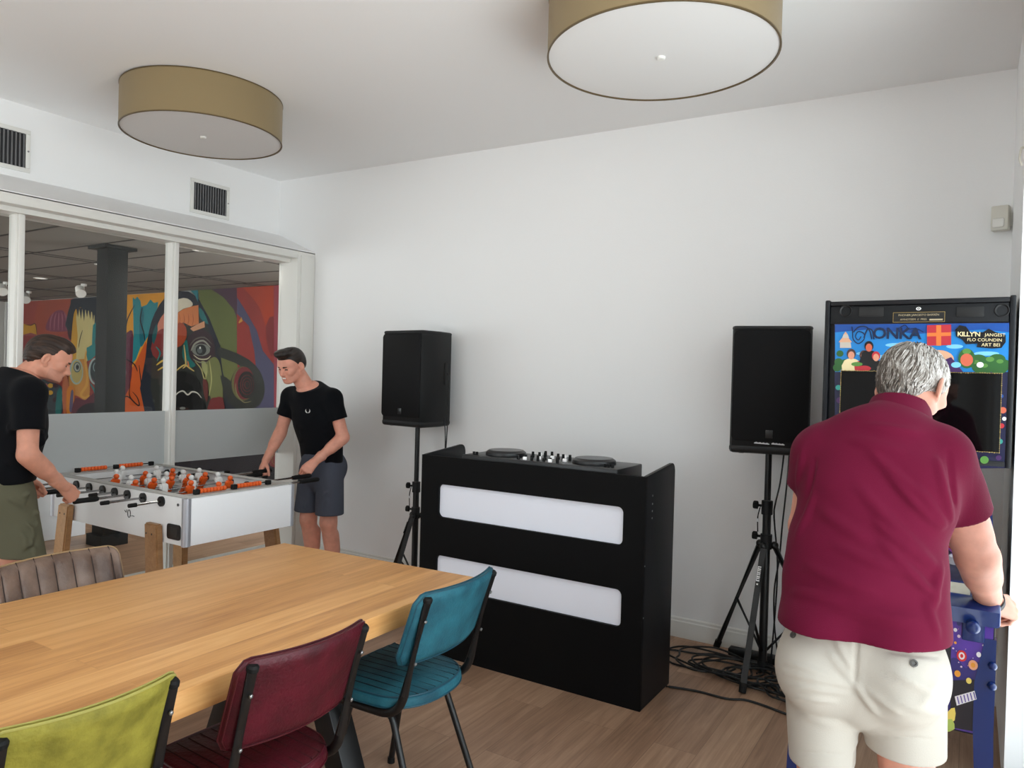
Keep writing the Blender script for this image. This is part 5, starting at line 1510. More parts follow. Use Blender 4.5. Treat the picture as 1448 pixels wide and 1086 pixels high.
# shorts
F = Field((-.60, 1.95, .46), (.18, 2.62, 1.06), .0045)
chain(F, [q_(1217, 885, 2.245), q_(1217, 925, 2.245)], [.193, .200], .04, [((0, 1, 0), .74)])
F.add(ell(q_(1156, 945, 2.19), (.112, .115, .125)), .03); F.add(ell(q_(1277, 955, 2.19), (.112, .115, .130)), .03)
for h, b, r0, r1 in ((q_(1160, 950, 2.25), q_(1164, 1095, 2.21), .098, .088), (q_(1276, 955, 2.25), q_(1281, 1090, 2.29), .106, .098)): F.add(cap(h, b, r0, r1), .022)
hz = q_(1164, 1083, 2.2).z
F.cut((0, 0, hz + .004), (0, 0, -1), lo=(-.7, 1.8, .3), hi=(q_(1216, 1000, 2.25).x, 2.8, .75)); F.cut((0, 0, q_(1280, 1066, 2.25).z), (0, 0, -1), lo=(q_(1216, 1000, 2.25).x, 1.8, .3), hi=(.3, 2.8, .75))
F.cut((0, 0, 1.015), (0, 0, 1))
P, Q = F.mesh(); tree = BVHTree.FromPolygons([V(p) for p in P], [tuple(int(i) for i in f) for f in Q])
folds = [((1212, 892), (1208, 965), -.010, .005), ((1110, 935), (1190, 962), .007, .009), ((1108, 950), (1200, 970), .008, .008), ((1112, 968), (1196, 980), .007, .008), ((1118, 985), (1180, 992), .006, .008),
         ((1208, 965), (1240, 1010), .008, .010), ((1225, 975), (1275, 1010), .006, .012), ((1262, 950), (1330, 985), .006, .012), ((1330, 960), (1300, 1000), .005, .012), ((1180, 900), (1206, 950), .006, .010), ((1170, 920), (1204, 962), .005, .010),
         ((1250, 920), (1328, 930), -.006, .005), ((1112, 878), (1160, 896), -.006, .005), ((1112, 886), (1160, 900), .004, .006), ((1255, 990), (1330, 1010), .004, .014), ((1120, 1064), (1204, 1068), -.004, .004), ((1232, 1040), (1322, 1046), -.004, .004), ((1130, 1010), (1190, 1030), .004, .014)]
for (a, b, amp, w) in folds:
    hp = [hit(a[0] + (b[0] - a[0]) * i / 4, a[1] + (b[1] - a[1]) * i / 4) for i in range(5)]; hp = [h for h in hp if h is not None]
    if len(hp) > 1 and max((u - v).length for u, v in zip(hp, hp[1:])) < .12: F.crease(hp, amp * 1.5, w)
P, Q = F.mesh(); sho = mesh_obj('shorts', [(P, Q, 0)], [M_chino], pg)
tree = BVHTree.FromPolygons([V(p) for p in P], [tuple(int(i) for i in f) for f in Q])
for (x, y) in ((1122, 898), (1292, 938)):
    h = tree.ray_cast(CAM, ray(x, y).normalized())
    if h[0] is not None:
        n = h[1] if h[1].dot(ray(x, y)) < 0 else -h[1]; s_, t_, d_ = frame_of(n)
        bm = BM(); bm_lathe(bm, [(0, .0015), (.0045, .002), (.006, .0045), (.0095, .004), (.0095, -.002)], h[0], 16, ax=(s_, t_, d_)); obj('button', bm, mat('dark_horn_button', rgb(74, 70, 66), .3), sho)
# belt end and trouser tab
h = tree.ray_cast(CAM, ray(1312, 908).normalized())
bm = BM(); a = tree.ray_cast(CAM, ray(1304, 911).normalized())[0]; b = tree.ray_cast(CAM, ray(1326, 913).normalized())[0]
if a is not None and b is not None:
    bm_tube(bm, [a, a.lerp(b, .5) + V((0, -.004, 0)), b], .0075, 8); obj('belt', bm, M_rubber, pg)
# wristband
ax_ = (wrR - elR).normalized(); c = wrR - ax_ * .012; s_, t_, d_ = frame_of(ax_)
bm = BM(); bm_lathe(bm, [(.0395, -.009), (.0425, -.008), (.0425, .008), (.0395, .009), (.0395, -.009)], c, 32, ax=(s_, t_ , d_)); obj('wristband', bm, mat('dark_leather_band', rgb(22, 22, 24), .5), pg)
# grey hair: a close cap and several hundred locks
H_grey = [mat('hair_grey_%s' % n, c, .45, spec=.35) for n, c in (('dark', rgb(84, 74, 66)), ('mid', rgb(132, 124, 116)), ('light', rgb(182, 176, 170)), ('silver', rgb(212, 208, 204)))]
F = Field(HG.o - .18, HG.o + .18, .003)
F.add(HG.ell((0, -.016, .040), (.081, .103, .090)), .01); F.add(HG.ell((0, -.060, -.010), (.060, .040, .066)), .03)
F.cut(HG(0, .080, .078), HG.B @ np.array([0, .80, -.60])); F.cut(HG(0, -.02, -.078), HG.B @ np.array([0, -.15, -1.]))
for s in (-1, 1): F.sub(HG.ell((s * .088, -.008, -.016), (.024, .036, .046)), .006)
P, Q = F.mesh()
cap_m = hair_mat('grey_hair', rgb(70, 62, 56), rgb(138, 130, 122), (60, 60, 8), .5)
ho = mesh_obj('hair', [(P, Q, 0)], [cap_m], pg)
to_local_object(ho, HG)
bm = BM(); rs = random.Random(21)
crown = V((0.01, -.045, .125))
Pl = HG.inv(P); htree = BVHTree.FromPolygons([V(p) for p in Pl], [tuple(int(i) for i in f) for f in Q])
for i in range(3000):
    p = V(Pl[rs.randrange(len(Pl))])
    _, nrm, _, _ = htree.find_nearest(p)
    if nrm.dot(p - V((0, -.018, .03))) < 0: continue
    pts = []; L = rs.uniform(.040, .085) * (.6 if p.z < 0 else 1); nst = 6; swirl = rs.uniform(-.22, .22); flip = 1
    for k in range(nst):
        loc, nn, _, _ = htree.find_nearest(p)
        if nn.dot(loc - V((0, -.018, .03))) < 0: nn = -nn
        pts.append(loc + nn * (.0015 + .0075 * math.sin(k / 5 * PI * .75) + (.006 * rs.random() if k == nst - 1 else 0)))
        away = (loc - crown); away.z -= .03; dr = away - nn * away.dot(nn)
        if dr.length < 1e-4: dr = V((0, -1, 0))
        dr.normalize(); dr = (dr + nn.cross(dr) * (swirl + .25 * math.sin(p.x * 90 + p.z * 60) + rs.uniform(-.10, .10))).normalized(); p = loc + dr * L / nst
    t = .42 + 2.2 * pts[0].x / .1 * .24 + rs.gauss(0, .26) - .16 * (pts[0].z < .03)  # window-side locks picked lighter, underside darker: lighting put into the hair colour
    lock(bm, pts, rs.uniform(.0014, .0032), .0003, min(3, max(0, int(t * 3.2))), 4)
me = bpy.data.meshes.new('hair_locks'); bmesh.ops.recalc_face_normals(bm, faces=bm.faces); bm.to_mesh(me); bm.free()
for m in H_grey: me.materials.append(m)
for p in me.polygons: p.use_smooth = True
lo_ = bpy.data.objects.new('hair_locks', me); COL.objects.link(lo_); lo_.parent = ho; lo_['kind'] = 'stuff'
for a, s in ((anL, -1), (anR, 1)): shoe(pg, a, (s * .2, 1))

# ------------------------------------------------------------------ painted mural on the far wall beyond the glass
mural_cols = []; mural_bm = BM(); mural_layer = [0]; mural_mats = []
def mcol(c):
    key = 'mural_paint_%02x%02x%02x' % c
    m = mat(key, rgb(*[min(255, int(v * .98 + 3)) for v in c]), .7, spec=.2, var=.10, vscale=2.5)
    if m not in mural_mats: mural_mats.append(m)
    return mural_mats.index(m)
def mp(x, y):
    p = atY(x / 3.4476, 380 + y / 3.4476, MY - .004)
    return p.x, min(p.z, AZ - .006)
def shape(c, pts, sm=0, keep=False):
    P = [mp(*p) for p in pts] if not keep else pts
    if sm: P = [(q.x, min(q.y, AZ - .006)) for q in smooth_path([(x, z, 0) for x, z in P], sm, True)]
    mural_layer[0] += 1; y = MY - .002 - mural_layer[0] * .0003
    vs = [mural_bm.verts.new((x, y, z)) for x, z in P]
    f = mural_bm.faces.new(vs); f.material_index = mcol(c)
    if f.normal.y > 0: f.normal_flip()
def oval(c, x, y, rx_, ry_, n=24, rot=0):
    shape(c, [(x + rx_ * math.cos(t) * math.cos(rot) - ry_ * math.sin(t) * math.sin(rot), y + rx_ * math.cos(t) * math.sin(rot) + ry_ * math.sin(t) * math.cos(rot)) for t in [2 * PI * i / n for i in range(n)]])
def stroke(c, pts, w, sm=6):
    P = [V((x, y, 0)) for x, y in pts]; P = smooth_path(P, sm) if sm else P
    L, R = [], []
    for i, p in enumerate(P):
        d = (P[min(i + 1, len(P) - 1)] - P[max(i - 1, 0)]); d.normalize(); n = V((-d.y, d.x, 0))
        ww = w * (.35 + .65 * math.sin(PI * (i + .6) / (len(P) + .2)))
        L.append(p + n * ww / 2); R.append(p - n * ww / 2)
    shape(c, [(p.x, p.y) for p in L + R[::-1]])
def ring(c, x, y, a, b, w, n=28):
    stroke(c, [(x + a * math.cos(2 * PI * i / n), y + b * math.sin(2 * PI * i / n)) for i in range(n + 1)], w, 1)
K = (30, 28, 30)
shape((40, 36, 40), [(-13.6, 0), (-7.05, 0), (-7.05, 1.4), (-13.6, 1.4)], keep=True)
shape((146, 64, 56), [(60, 150), (500, 120), (500, 720), (60, 730)])
shape((156, 72, 54), [(200, 140), (400, 120), (340, 300), (180, 330)], 4)
shape((140, 74, 74), [(60, 330), (175, 315), (230, 420), (230, 720), (60, 730)], 3)
shape((190, 138, 42), [(60, 262), (150, 276), (172, 268), (180, 322), (150, 312), (60, 330)], 2)
stroke(K, [(122, 272), (150, 276), (172, 270), (180, 320)], 4)
shape((118, 58, 78), [(228, 300), (240, 240), (270, 208), (305, 204), (330, 240), (345, 300)], 4)
for k in range(5): stroke((150, 86, 100), [(244 + k * 20, 300), (248 + k * 19, 245), (262 + k * 13, 215)], 7)
shape((60, 34, 42), [(330, 300), (360, 300), (365, 340), (340, 345)], 3)
shape((36, 42, 52), [(360, 120), (505, 110), (505, 420), (470, 300), (330, 300), (326, 240), (345, 170)], 2)
shape((196, 146, 52), [(362, 215), (385, 190), (405, 215), (380, 420), (342, 480), (350, 320)], 3)
shape((200, 184, 124), [(372, 235), (392, 200), (452, 212), (462, 262), (452, 400), (432, 440), (402, 480), (372, 440), (380, 330)], 2)
for k in range(6): shape((36, 42, 52), [(372 + k * 15, 190), (388 + k * 15, 190), (381 + k * 15, 238 + (k % 3) * 10)])
stroke(K, [(404, 300), (392, 340), (384, 385)], 4)
shape((44, 124, 124), [(455, 275), (500, 258), (500, 400), (470, 420), (430, 450), (424, 385), (450, 370)], 2)
shape((120, 50, 50), [(470, 310), (500, 300), (500, 340), (465, 365)])
shape((190, 130, 60), [(340, 470), (410, 440), (430, 480), (440, 600), (420, 640), (380, 620), (345, 600)], 3)
oval((176, 158, 96), 375, 505, 34, 62); ring((150, 168, 160), 375, 502, 30, 58, 9); oval((90, 104, 100), 378, 480, 18, 26); ring((176, 176, 160), 379, 480, 11, 17, 5); oval(K, 380, 480, 6, 9)
oval((110, 74, 80), 470, 500, 36, 66); oval((50, 56, 58), 470, 496, 28, 52); ring((158, 172, 166), 470, 500, 32, 62, 9); ring((120, 140, 138), 472, 480, 14, 22, 5)
stroke((206, 150, 66), [(424, 400), (418, 450), (428, 520), (424, 570), (398, 610), (412, 628), (440, 618)], 13)
shape((66, 72, 76), [(205, 545), (235, 550), (290, 565), (310, 600), (300, 720), (205, 720)], 3)
for k in range(9): oval(((150, 90, 96), (196, 150, 60), (66, 44, 50), (120, 130, 120))[k % 4], 225 + 24 * (k % 4), 570 + 34 * (k // 3), 13, 11)
shape((44, 104, 100), [(282, 600), (305, 590), (300, 720), (274, 720)], 2); shape((176, 98, 66), [(312, 530), (330, 520), (340, 600), (320, 720), (308, 640)], 3)
shape((206, 124, 44), [(330, 590), (362, 575), (366, 640), (350, 700), (330, 720)], 3); shape((92, 84, 110), [(350, 600), (362, 600), (356, 690), (342, 690)], 3)
shape((92, 44, 56), [(372, 630), (420, 640), (500, 580), (500, 720), (362, 720)], 3); shape((40, 36, 40), [(390, 680), (440, 655), (500, 665), (500, 720), (380, 720)], 3)
stroke((52, 120, 116), [(445, 560), (470, 610), (480, 690)], 10)
shape((50, 48, 46), [(500, 110), (600, 105), (600, 720), (500, 720)])
# middle panel
shape((214, 146, 40), [(590, 100), (830, 90), (830, 720), (590, 720)])
shape((92, 44, 62), [(590, 360), (640, 300), (655, 330), (650, 470), (610, 500), (590, 520)], 2)
shape((38, 128, 134), [(652, 138), (662, 150), (674, 136), (690, 158), (694, 186), (720, 176), (738, 150), (756, 168), (776, 162), (768, 232), (742, 300), (716, 350), (690, 382), (668, 442), (650, 462), (656, 320)], 1)
shape((30, 104, 116), [(690, 190), (708, 220), (700, 300), (712, 350), (690, 380), (684, 300)], 3)
shape((198, 88, 36), [(598, 720), (612, 600), (640, 500), (672, 446), (716, 352), (732, 420), (748, 560), (742, 720)], 1)
shape((96, 44, 56), [(590, 470), (632, 450), (650, 480), (636, 580), (606, 640), (596, 720), (590, 720)], 2); oval((130, 110, 116), 612, 505, 9, 18); oval((70, 60, 66), 606, 460, 12, 14)
shape((176, 96, 66), [(742, 480), (800, 450), (830, 470), (830, 720), (752, 720)], 2); shape((48, 120, 124), [(782, 640), (830, 600), (830, 720), (780, 720)], 2); shape((150, 84, 96), [(716, 500), (742, 496), (756, 600), (742, 680), (718, 640)], 3)
for pts in ([(660, 180), (630, 240), (616, 290), (596, 320)], [(700, 190), (690, 250), (706, 310), (712, 350)], [(620, 440), (660, 466), (676, 500)], [(684, 470), (692, 540), (700, 600), (716, 660), (740, 690)], [(640, 560), (636, 610), (650, 640), (684, 668), (676, 630), (652, 600)], [(600, 640), (624, 622), (650, 640)], [(736, 500), (716, 520), (712, 600), (736, 690)]): stroke(K, pts, 6)
# large face
shape((34, 38, 48), [(716, 430), (734, 300), (762, 214), (812, 140), (868, 108), (925, 112), (985, 160), (1030, 240), (1064, 330), (1092, 430), (1124, 560), (1160, 640), (1190, 720), (716, 720)], 2)
shape((44, 46, 42), [(748, 430), (766, 310), (800, 230), (858, 165), (930, 152), (984, 222), (1028, 306), (1056, 400), (1076, 520), (1088, 720), (770, 720)], 2)
shape((198, 122, 98), [(768, 300), (790, 240), (822, 210), (840, 260), (800, 330), (762, 390)], 2); shape((126, 48, 46), [(742, 390), (766, 316), (810, 290), (830, 320), (820, 400), (770, 440)], 2); shape((30, 84, 86), [(748, 330), (768, 270), (776, 300), (756, 370)], 2)
shape((214, 204, 180), [(830, 190), (880, 148), (920, 146), (946, 168), (938, 186), (900, 196), (858, 226), (830, 240)], 2)
shape((208, 122, 70), [(838, 240), (900, 198), (942, 184), (974, 178), (976, 268), (940, 282), (900, 262), (850, 310)], 1)
for k in range(4): stroke((160, 78, 46), [(880 + k * 22, 220), (884 + k * 22, 250), (876 + k * 22, 280)], 3)
shape((160, 68, 38), [(846, 300), (884, 262), (914, 286), (916, 336), (890, 376), (850, 380)], 2); shape((34, 106, 106), [(975, 190), (1000, 210), (1024, 270), (1006, 262), (984, 240)], 2)
shape((206, 148, 112), [(934, 292), (968, 272), (1004, 256), (1006, 286), (950, 306)], 1)
shape((58, 40, 46), [(928, 330), (990, 296), (1040, 330), (1056, 400), (1040, 470), (960, 470), (916, 400)], 3)
shape((30, 104, 98), [(902, 370), (920, 350), (932, 430), (962, 470), (930, 480), (898, 430)], 3)
shape((112, 116, 70), [(1010, 470), (1052, 430), (1082, 470), (1094, 590), (1086, 700), (1046, 660), (1018, 560)], 3); shape((150, 154, 100), [(990, 450), (1020, 470), (1014, 540), (1000, 520)], 2)
oval((120, 124, 116), 988, 396, 44, 30); oval((34, 36, 36), 988, 396, 26, 26); oval((90, 96, 96), 982, 400, 13, 14); oval((225, 225, 215), 984, 386, 4, 6)
for pts, c, w in (([(940, 400), (960, 365), (1000, 352), (1034, 384)], (150, 152, 136), 9), ([(934, 375), (960, 345), (1004, 336), (1040, 366)], (96, 92, 84), 7), ([(952, 420), (980, 440), (1018, 440), (1036, 424)], (196, 190, 160), 6), ([(950, 440), (980, 456), (1020, 456)], (140, 146, 116), 5),
                  ([(960, 452), (990, 490), (1006, 540), (1016, 500)], (170, 164, 104), 6), ([(1030, 450), (1040, 540), (1028, 620)], (170, 168, 108), 6), ([(906, 372), (912, 420), (914, 470), (900, 486)], (206, 176, 110), 7), ([(866, 500), (890, 480), (912, 470), (936, 486), (956, 500)], (196, 170, 96), 8), ([(924, 450), (930, 480)], (210, 120, 70), 7),
                  ([(772, 470), (800, 450), (830, 440)], (206, 170, 70), 9), ([(778, 496), (806, 480), (830, 484)], (206, 170, 70), 8), ([(770, 380), (790, 410), (776, 450)], (48, 120, 116), 8)): stroke(c, pts, w)
shape((18, 18, 18), [(830, 520), (880, 500), (930, 506), (975, 540), (990, 600), (940, 590), (905, 600), (870, 596), (830, 620)], 3)
shape((12, 12, 13), [(830, 640), (866, 612), (905, 606), (926, 618), (950, 606), (990, 630), (1010, 690), (900, 712), (830, 700)], 2)
stroke((206, 202, 190), [(856, 632), (876, 606), (902, 596), (925, 614), (946, 600), (972, 606), (992, 630)], 7)
oval((120, 122, 116), 900, 680, 14, 7); shape((112, 42, 42), [(1020, 720), (1034, 640), (1060, 628), (1096, 630), (1100, 720)], 2); shape((96, 44, 40), [(1000, 540), (1024, 560), (1020, 650), (1004, 610)], 3)
# right side: green, violet, reds, headphones
shape((92, 100, 52), [(976, 90), (1172, 70), (1172, 500), (1110, 440), (1066, 330), (1030, 240), (985, 160)], 0); shape((40, 116, 124), [(940, 92), (976, 90), (976, 164), (960, 130)])
shape((72, 46, 62), [(1040, 90), (1172, 76), (1172, 262), (1150, 200), (1100, 140)], 1)
shape((148, 50, 44), [(1166, 60), (1350, 50), (1350, 720), (1166, 720)]); shape((174, 62, 36), [(1195, 60), (1345, 50), (1345, 230), (1306, 280), (1276, 190), (1240, 140)], 1); shape((124, 40, 42), [(1306, 280), (1345, 232), (1345, 420), (1320, 400)], 2)
shape((76, 74, 102), [(1166, 140), (1202, 196), (1262, 300), (1292, 400), (1348, 470), (1348, 720), (1210, 720), (1262, 520), (1250, 400), (1224, 280), (1166, 220)], 1)
shape((206, 150, 60), [(1174, 262), (1188, 236), (1194, 256), (1176, 268)])
shape((100, 106, 58), [(1086, 420), (1166, 450), (1172, 600), (1150, 640), (1120, 590)], 2)
shape((46, 48, 44), [(1072, 386), (1130, 398), (1226, 444), (1284, 510), (1302, 590), (1280, 660), (1220, 690), (1160, 680), (1120, 640), (1084, 520), (1150, 560), (1160, 610), (1200, 640), (1250, 600), (1230, 520), (1160, 460), (1084, 432)], 2)
oval((46, 48, 44), 1216, 570, 82, 104); oval((98, 96, 58), 1196, 560, 56, 84); oval((112, 42, 46), 1202, 558, 50, 80); oval((40, 38, 36), 1214, 566, 44, 66)
for k in range(3): ring((110, 44, 46), 1216, 566, 12 + 10 * k, 18 + 15 * k, 3)
stroke((120, 116, 78), [(1160, 560), (1166, 610), (1200, 650), (1236, 646)], 6)
shape((152, 62, 74), [(1348, 50), (1420, 44), (1420, 900), (1348, 900)])
shape((120, 50, 50), [(1310, 900), (1330, 960), (1372, 960), (1372, 880)], 2); ring((130, 96, 60), 1352, 930, 14, 22, 4)
bmesh.ops.recalc_face_normals(mural_bm, faces=[])
tag(obj('mural', mural_bm, mural_mats, origin=(-10.4, MY, 0), smooth=False, fixn=False), 'colourful painted mural of two large faces and headphones on the far wall', 'mural')

# ------------------------------------------------------------------ pinball machine
M_blue = mat('blue_powder_coat', rgb(6, 40, 104), .3, spec=.5, coat=.3)
M_pincab = mat('pinball_black', rgb(14, 14, 18), .45, spec=.3)
M_purple = mat('purple_print', rgb(84, 48, 150), .35, var=.35, vscale=9, var_col=rgb(52, 36, 120))
M_display = mat('black_glass', rgb(6, 6, 7), .05, spec=.22)
M_gold = mat('gold_print', rgb(168, 142, 80), .4)
PX0, PX1, PY0, PY1 = -.48, .08, 2.60, 3.86
pb = thing('pinball_machine', 'pinball machine with blue legs and bright backglass by the window wall', 'pinball machine', (-.2, 3.2, 0))
def art(bm, mi, pts, y, sm=0, d=.0006):
    """flat print on a front facing surface at depth y, given by its outline in (x, z)"""
    P = [V((a, 0, b)) for a, b in pts]
    if sm: P = smooth_path(P, sm, True)
    f = bm.faces.new([bm.verts.new((p.x, y, p.z)) for p in P]); f.material_index = mi
    f.normal_update()
    if f.normal.y > 0: f.normal_flip()
def adisc(bm, mi, x, z, a, b, y, n=20): art(bm, mi, [(x + a * math.cos(2 * PI * i / n), z + b * math.sin(2 * PI * i / n)) for i in range(n)], y)
# cabinet body
bm = BM()
prof = [(PY0, .56), (PY1, .60), (PY1, 1.13), (PY0 + .95, 1.10), (PY0, .925)]
bm_prism(bm, prof, (PX0, 0, 0), (0, 1, 0), (0, 0, 1), .022, bev=.003); obj('side_panel', bm, M_pincab, pb)
bm = BM(); bm_prism(bm, prof, (PX1 - .022, 0, 0), (0, 1, 0), (0, 0, 1), .022, bev=.003); obj('side_panel', bm, M_pincab, pb)
bm = BM(); bm_box(bm, (PX0 + .022, PY0, .56), (PX1 - .022, PY0 + .02, .915)); fp = obj('front_panel', bm, M_pincab, pb)
bm = BM(); bm_box(bm, (PX0 + .022, PY0 + .02, .575), (PX1 - .022, PY1, .595)); bm_box(bm, (PX0 + .022, PY1 - .02, .595), (PX1 - .022, PY1, 1.12)); obj('floor_board', bm, M_pincab, pb)
# side rails, lockdown bar
for x in (PX0 - .004, PX1 - .026):
    bm = BM(); bm_prism(bm, [(PY0 + .03, .923), (PY0 + .95, 1.098), (PY0 + .95, 1.122), (PY0 + .03, .945)], (x, 0, 0), (0, 1, 0), (0, 0, 1), .030, bev=.003); obj('side_rail', bm, M_blue, pb)
bm = BM(); bm_prism(bm, [(PY0 - .018, .895), (PY0 + .045, .905), (PY0 + .060, .962), (PY0 + .010, .958), (PY0 - .018, .940)], (PX0 - .012, 0, 0), (0, 1, 0), (0, 0, 1), PX1 - PX0 + .024, bev=.008); obj('lockdown_bar', bm, M_blue, pb)
# front art
cols = [M_purple, mat('print_indigo', rgb(44, 34, 112), .4), mat('print_black', rgb(22, 18, 28), .4), mat('print_red', rgb(206, 38, 38), .4), mat('print_orange', rgb(226, 150, 44), .4), mat('print_peach', rgb(226, 160, 124), .4), mat('print_white', rgb(226, 222, 226), .4), mat('print_star', rgb(230, 200, 214), .4), mat('print_lime', rgb(170, 190, 90), .4), mat('print_yellow', rgb(230, 206, 100), .4)]
bm = BM(); Y = PY0 - .0015
fx = lambda px, py: (atY(px, py, PY0).x, atY(px, py, PY0).z)
art(bm, 0, [(PX0 + .03, .565), (PX1 - .004, .565), (PX1 - .004, .91), (PX0 + .03, .91)], Y)
art(bm, 1, [fx(1340, 940), fx(1352, 930), fx(1366, 945), fx(1380, 935), fx(1392, 950), fx(1390, 1000), fx(1360, 1010), fx(1338, 1000)], Y - .0004, 3)
art(bm, 2, [fx(1318, 875), fx(1336, 872), fx(1344, 884), fx(1344, 950), fx(1336, 1005), fx(1318, 1005)], Y - .0008, 2)
# round sweets over a dark panel with a pale wafer
art(bm, 2, [fx(1344, 962), fx(1390, 960), fx(1390, 1036), fx(1344, 1028)], Y - .0012)
for k, (x, y, a_, b_, m_) in enumerate(((1360, 927, .013, .017, 3), (1360, 927, .008, .011, 6), (1360, 927, .004, .006, 3), (1376, 940, .012, .015, 5), (1376, 940, .006, .008, 4), (1354, 952, .008, .010, 4), (1370, 962, .007, .009, 9), (1384, 925, .006, .008, 6))): adisc(bm, m_, *fx(x, y), a_, b_, Y - .0016 - .0002 * k)
art(bm, 6, [fx(1350, 984), fx(1378, 976), fx(1381, 988), fx(1353, 997)], Y - .0034)
for k in range(6): art(bm, 0, [fx(1353 + k * 4.6, 984.5 - k * 1.3), fx(1354.4 + k * 4.6, 984 - k * 1.3), fx(1357 + k * 4.6, 994.6 - k * 1.4), fx(1355.6 + k * 4.6, 995 - k * 1.4)], Y - .0037)
art(bm, 9, [fx(1340, 1006), fx(1350, 1000), fx(1350, 1018), fx(1338, 1022)], Y - .0026, 2); art(bm, 8, [fx(1336, 1020), fx(1346, 1016), fx(1350, 1030), fx(1336, 1034)], Y - .0028, 2)
rs = random.Random(4)
for i in range(60):
    x = rs.uniform(PX0 + .04, PX1 - .01); z = rs.uniform(.70, .905); r = rs.choice((.0012, .0018, .0028)); adisc(bm, rs.choice((6, 7, 7, 5)), x, z, r, r, Y - .0006 - .00001 * i, 8)
for k in range(5): adisc(bm, (2, 1, 6, 7, 4)[k], *fx(1351 + (k % 2) * 5, 872 + 9 * k), .006 - .0006 * k, .008 - .001 * k, Y - .0034 - .0002 * k)
obj('front_artwork', bm, cols, fp, smooth=False, fixn=False)
bm = BM(); a = atY(1361, 873, PY0); b = atY(1392, 909, PY0); bm_box(bm, (a.x, PY0 - .012, b.z), (b.x, PY0 - .003, a.z), bev=.004); pp = obj('plunger_plate', bm, M_blue, pb)
c = atY(1376, 887, PY0 - .05); bm = BM(); bm_cyl(bm, (c.x, PY0 - .05, c.z), (c.x, PY0 - .012, c.z), .007, n=12); bm_sphere(bm, (c.x, PY0 - .055, c.z), (.019, .016, .019), n=10); bm_lathe(bm, [(.015, 0), (.018, .004), (.015, .008), (0, .008)], (c.x, PY0 - .012, c.z), 16, ax=(V((1, 0, 0)), V((0, 0, 1)), V((0, -1, 0)))); obj('plunger', bm, M_blue, pp)
bm = BM(); bm_prism(bm, rrect(.24, .22, .01), (-.24, PY0 - .006, .735), (1, 0, 0), (0, 0, 1), .006, bev=.002); cd = obj('coin_door', bm, M_pincab, pb)
bm = BM(); bm_cyl(bm, (-.30, PY0 - .014, .83), (-.30, PY0 - .006, .83), .014, n=16); obj('start_button', bm, mat('red_button', rgb(200, 30, 30), .3), cd)
c = atY(1361, 917, PY0); 
bm = BM(); bm_cyl(bm, (PX1 + .0, PY0 + .12, .875), (PX1 + .010, PY0 + .12, .875), .016, n=18); obj('flipper_button', bm, mat('orange_button', rgb(220, 120, 40), .3), pb)
# legs: angled steel with bolts
for (x, sx) in ((PX0, -1), (PX1, 1)):
    for (y, sy) in ((PY0, -1), (PY1, 1)):
        zt = .855 if sy < 0 else .90
        bm = BM(); o = .004; w = .052
        fl = .030
        def Lp(z, spread): return (x + sx * (o + spread * .4), y + sy * (o + spread))
        x0, y0 = Lp(0, .0); x1, y1 = Lp(0, fl)
        top = [(x0, y0), (x0 - sx * w * .55, y0), (x0 - sx * w * .55, y0 - sy * .006), (x0 - sx * .006, y0 - sy * .006), (x0 - sx * .006, y0 - sy * w * .7), (x0, y0 - sy * w * .7)]
        mid = [(x0, y0), (x0 - sx * w, y0), (x0 - sx * w, y0 - sy * .006), (x0 - sx * .006, y0 - sy * .006), (x0 - sx * .006, y0 - sy * w), (x0, y0 - sy * w)]
        bot = [(x1, y1), (x1 - sx * w * .7, y1), (x1 - sx * w * .7, y1 - sy * .006), (x1 - sx * .006, y1 - sy * .006), (x1 - sx * .006, y1 - sy * w * .7), (x1, y1 - sy * w * .7)]
        R = [[bm.verts.new((p[0], p[1], z)) for p in L] for L, z in ((bot, .03), (mid, .58), (mid, .72), (top, zt))]
        for A, B in zip(R, R[1:]):
            for i in range(6): bm.faces.new((A[i], A[(i + 1) % 6], B[(i + 1) % 6], B[i]))
        bm.faces.new(R[0][::-1]); bm.faces.new(R[-1])
        leg = obj('leg', bm, M_blue, pb)
        for z in (zt - .075, zt - .135):
            bm = BM(); d = V((sx * .35, sy * 1.0, 0)).normalized(); cc = V((x0 - sx * .010, y0, z)); bm_cyl(bm, cc, cc + d * .008, .012, .011, 6); bm_sphere(bm, cc + d * .010, .011, n=6); obj('bolt', bm, M_blue, leg)
        bm = BM(); bm_cyl(bm, (x1 - sx * .02, y1 - sy * .02, 0), (x1 - sx * .02, y1 - sy * .02, .034), .022, .012, 14); obj('leveller', bm, M_rubber, leg)
# playfield under glass
bm = BM(); n0, n1 = V((0, PY0 + .05, .893)), V((0, PY0 + .95, 1.048))
pf = [mat('playfield_dark', rgb(52, 48, 76), .4, var=.6, vscale=26, var_col=rgb(20, 18, 34))]
up = (n1 - n0).normalized(); nn = V((1, 0, 0)).cross(up)
bm_prism(bm, [(PX0 + .03, 0), (PX1 - .03, 0), (PX1 - .03, (n1 - n0).length), (PX0 + .03, (n1 - n0).length)], n0, (1, 0, 0), up, .012)
pfo = obj('playfield', bm, pf, pb)
pc = [mat('toy_%d' % i, rgb(*c), .35, emit=(rgb(*c), (.5 if i in (2, 4, 7) else .22))) for i, c in enumerate(((60, 130, 170), (190, 60, 60), (214, 190, 120), (70, 150, 90), (190, 190, 196), (150, 70, 150), (60, 60, 70), (226, 120, 50)))]  # toys given an added glow so the playfield reads brighter
rs = random.Random(9)
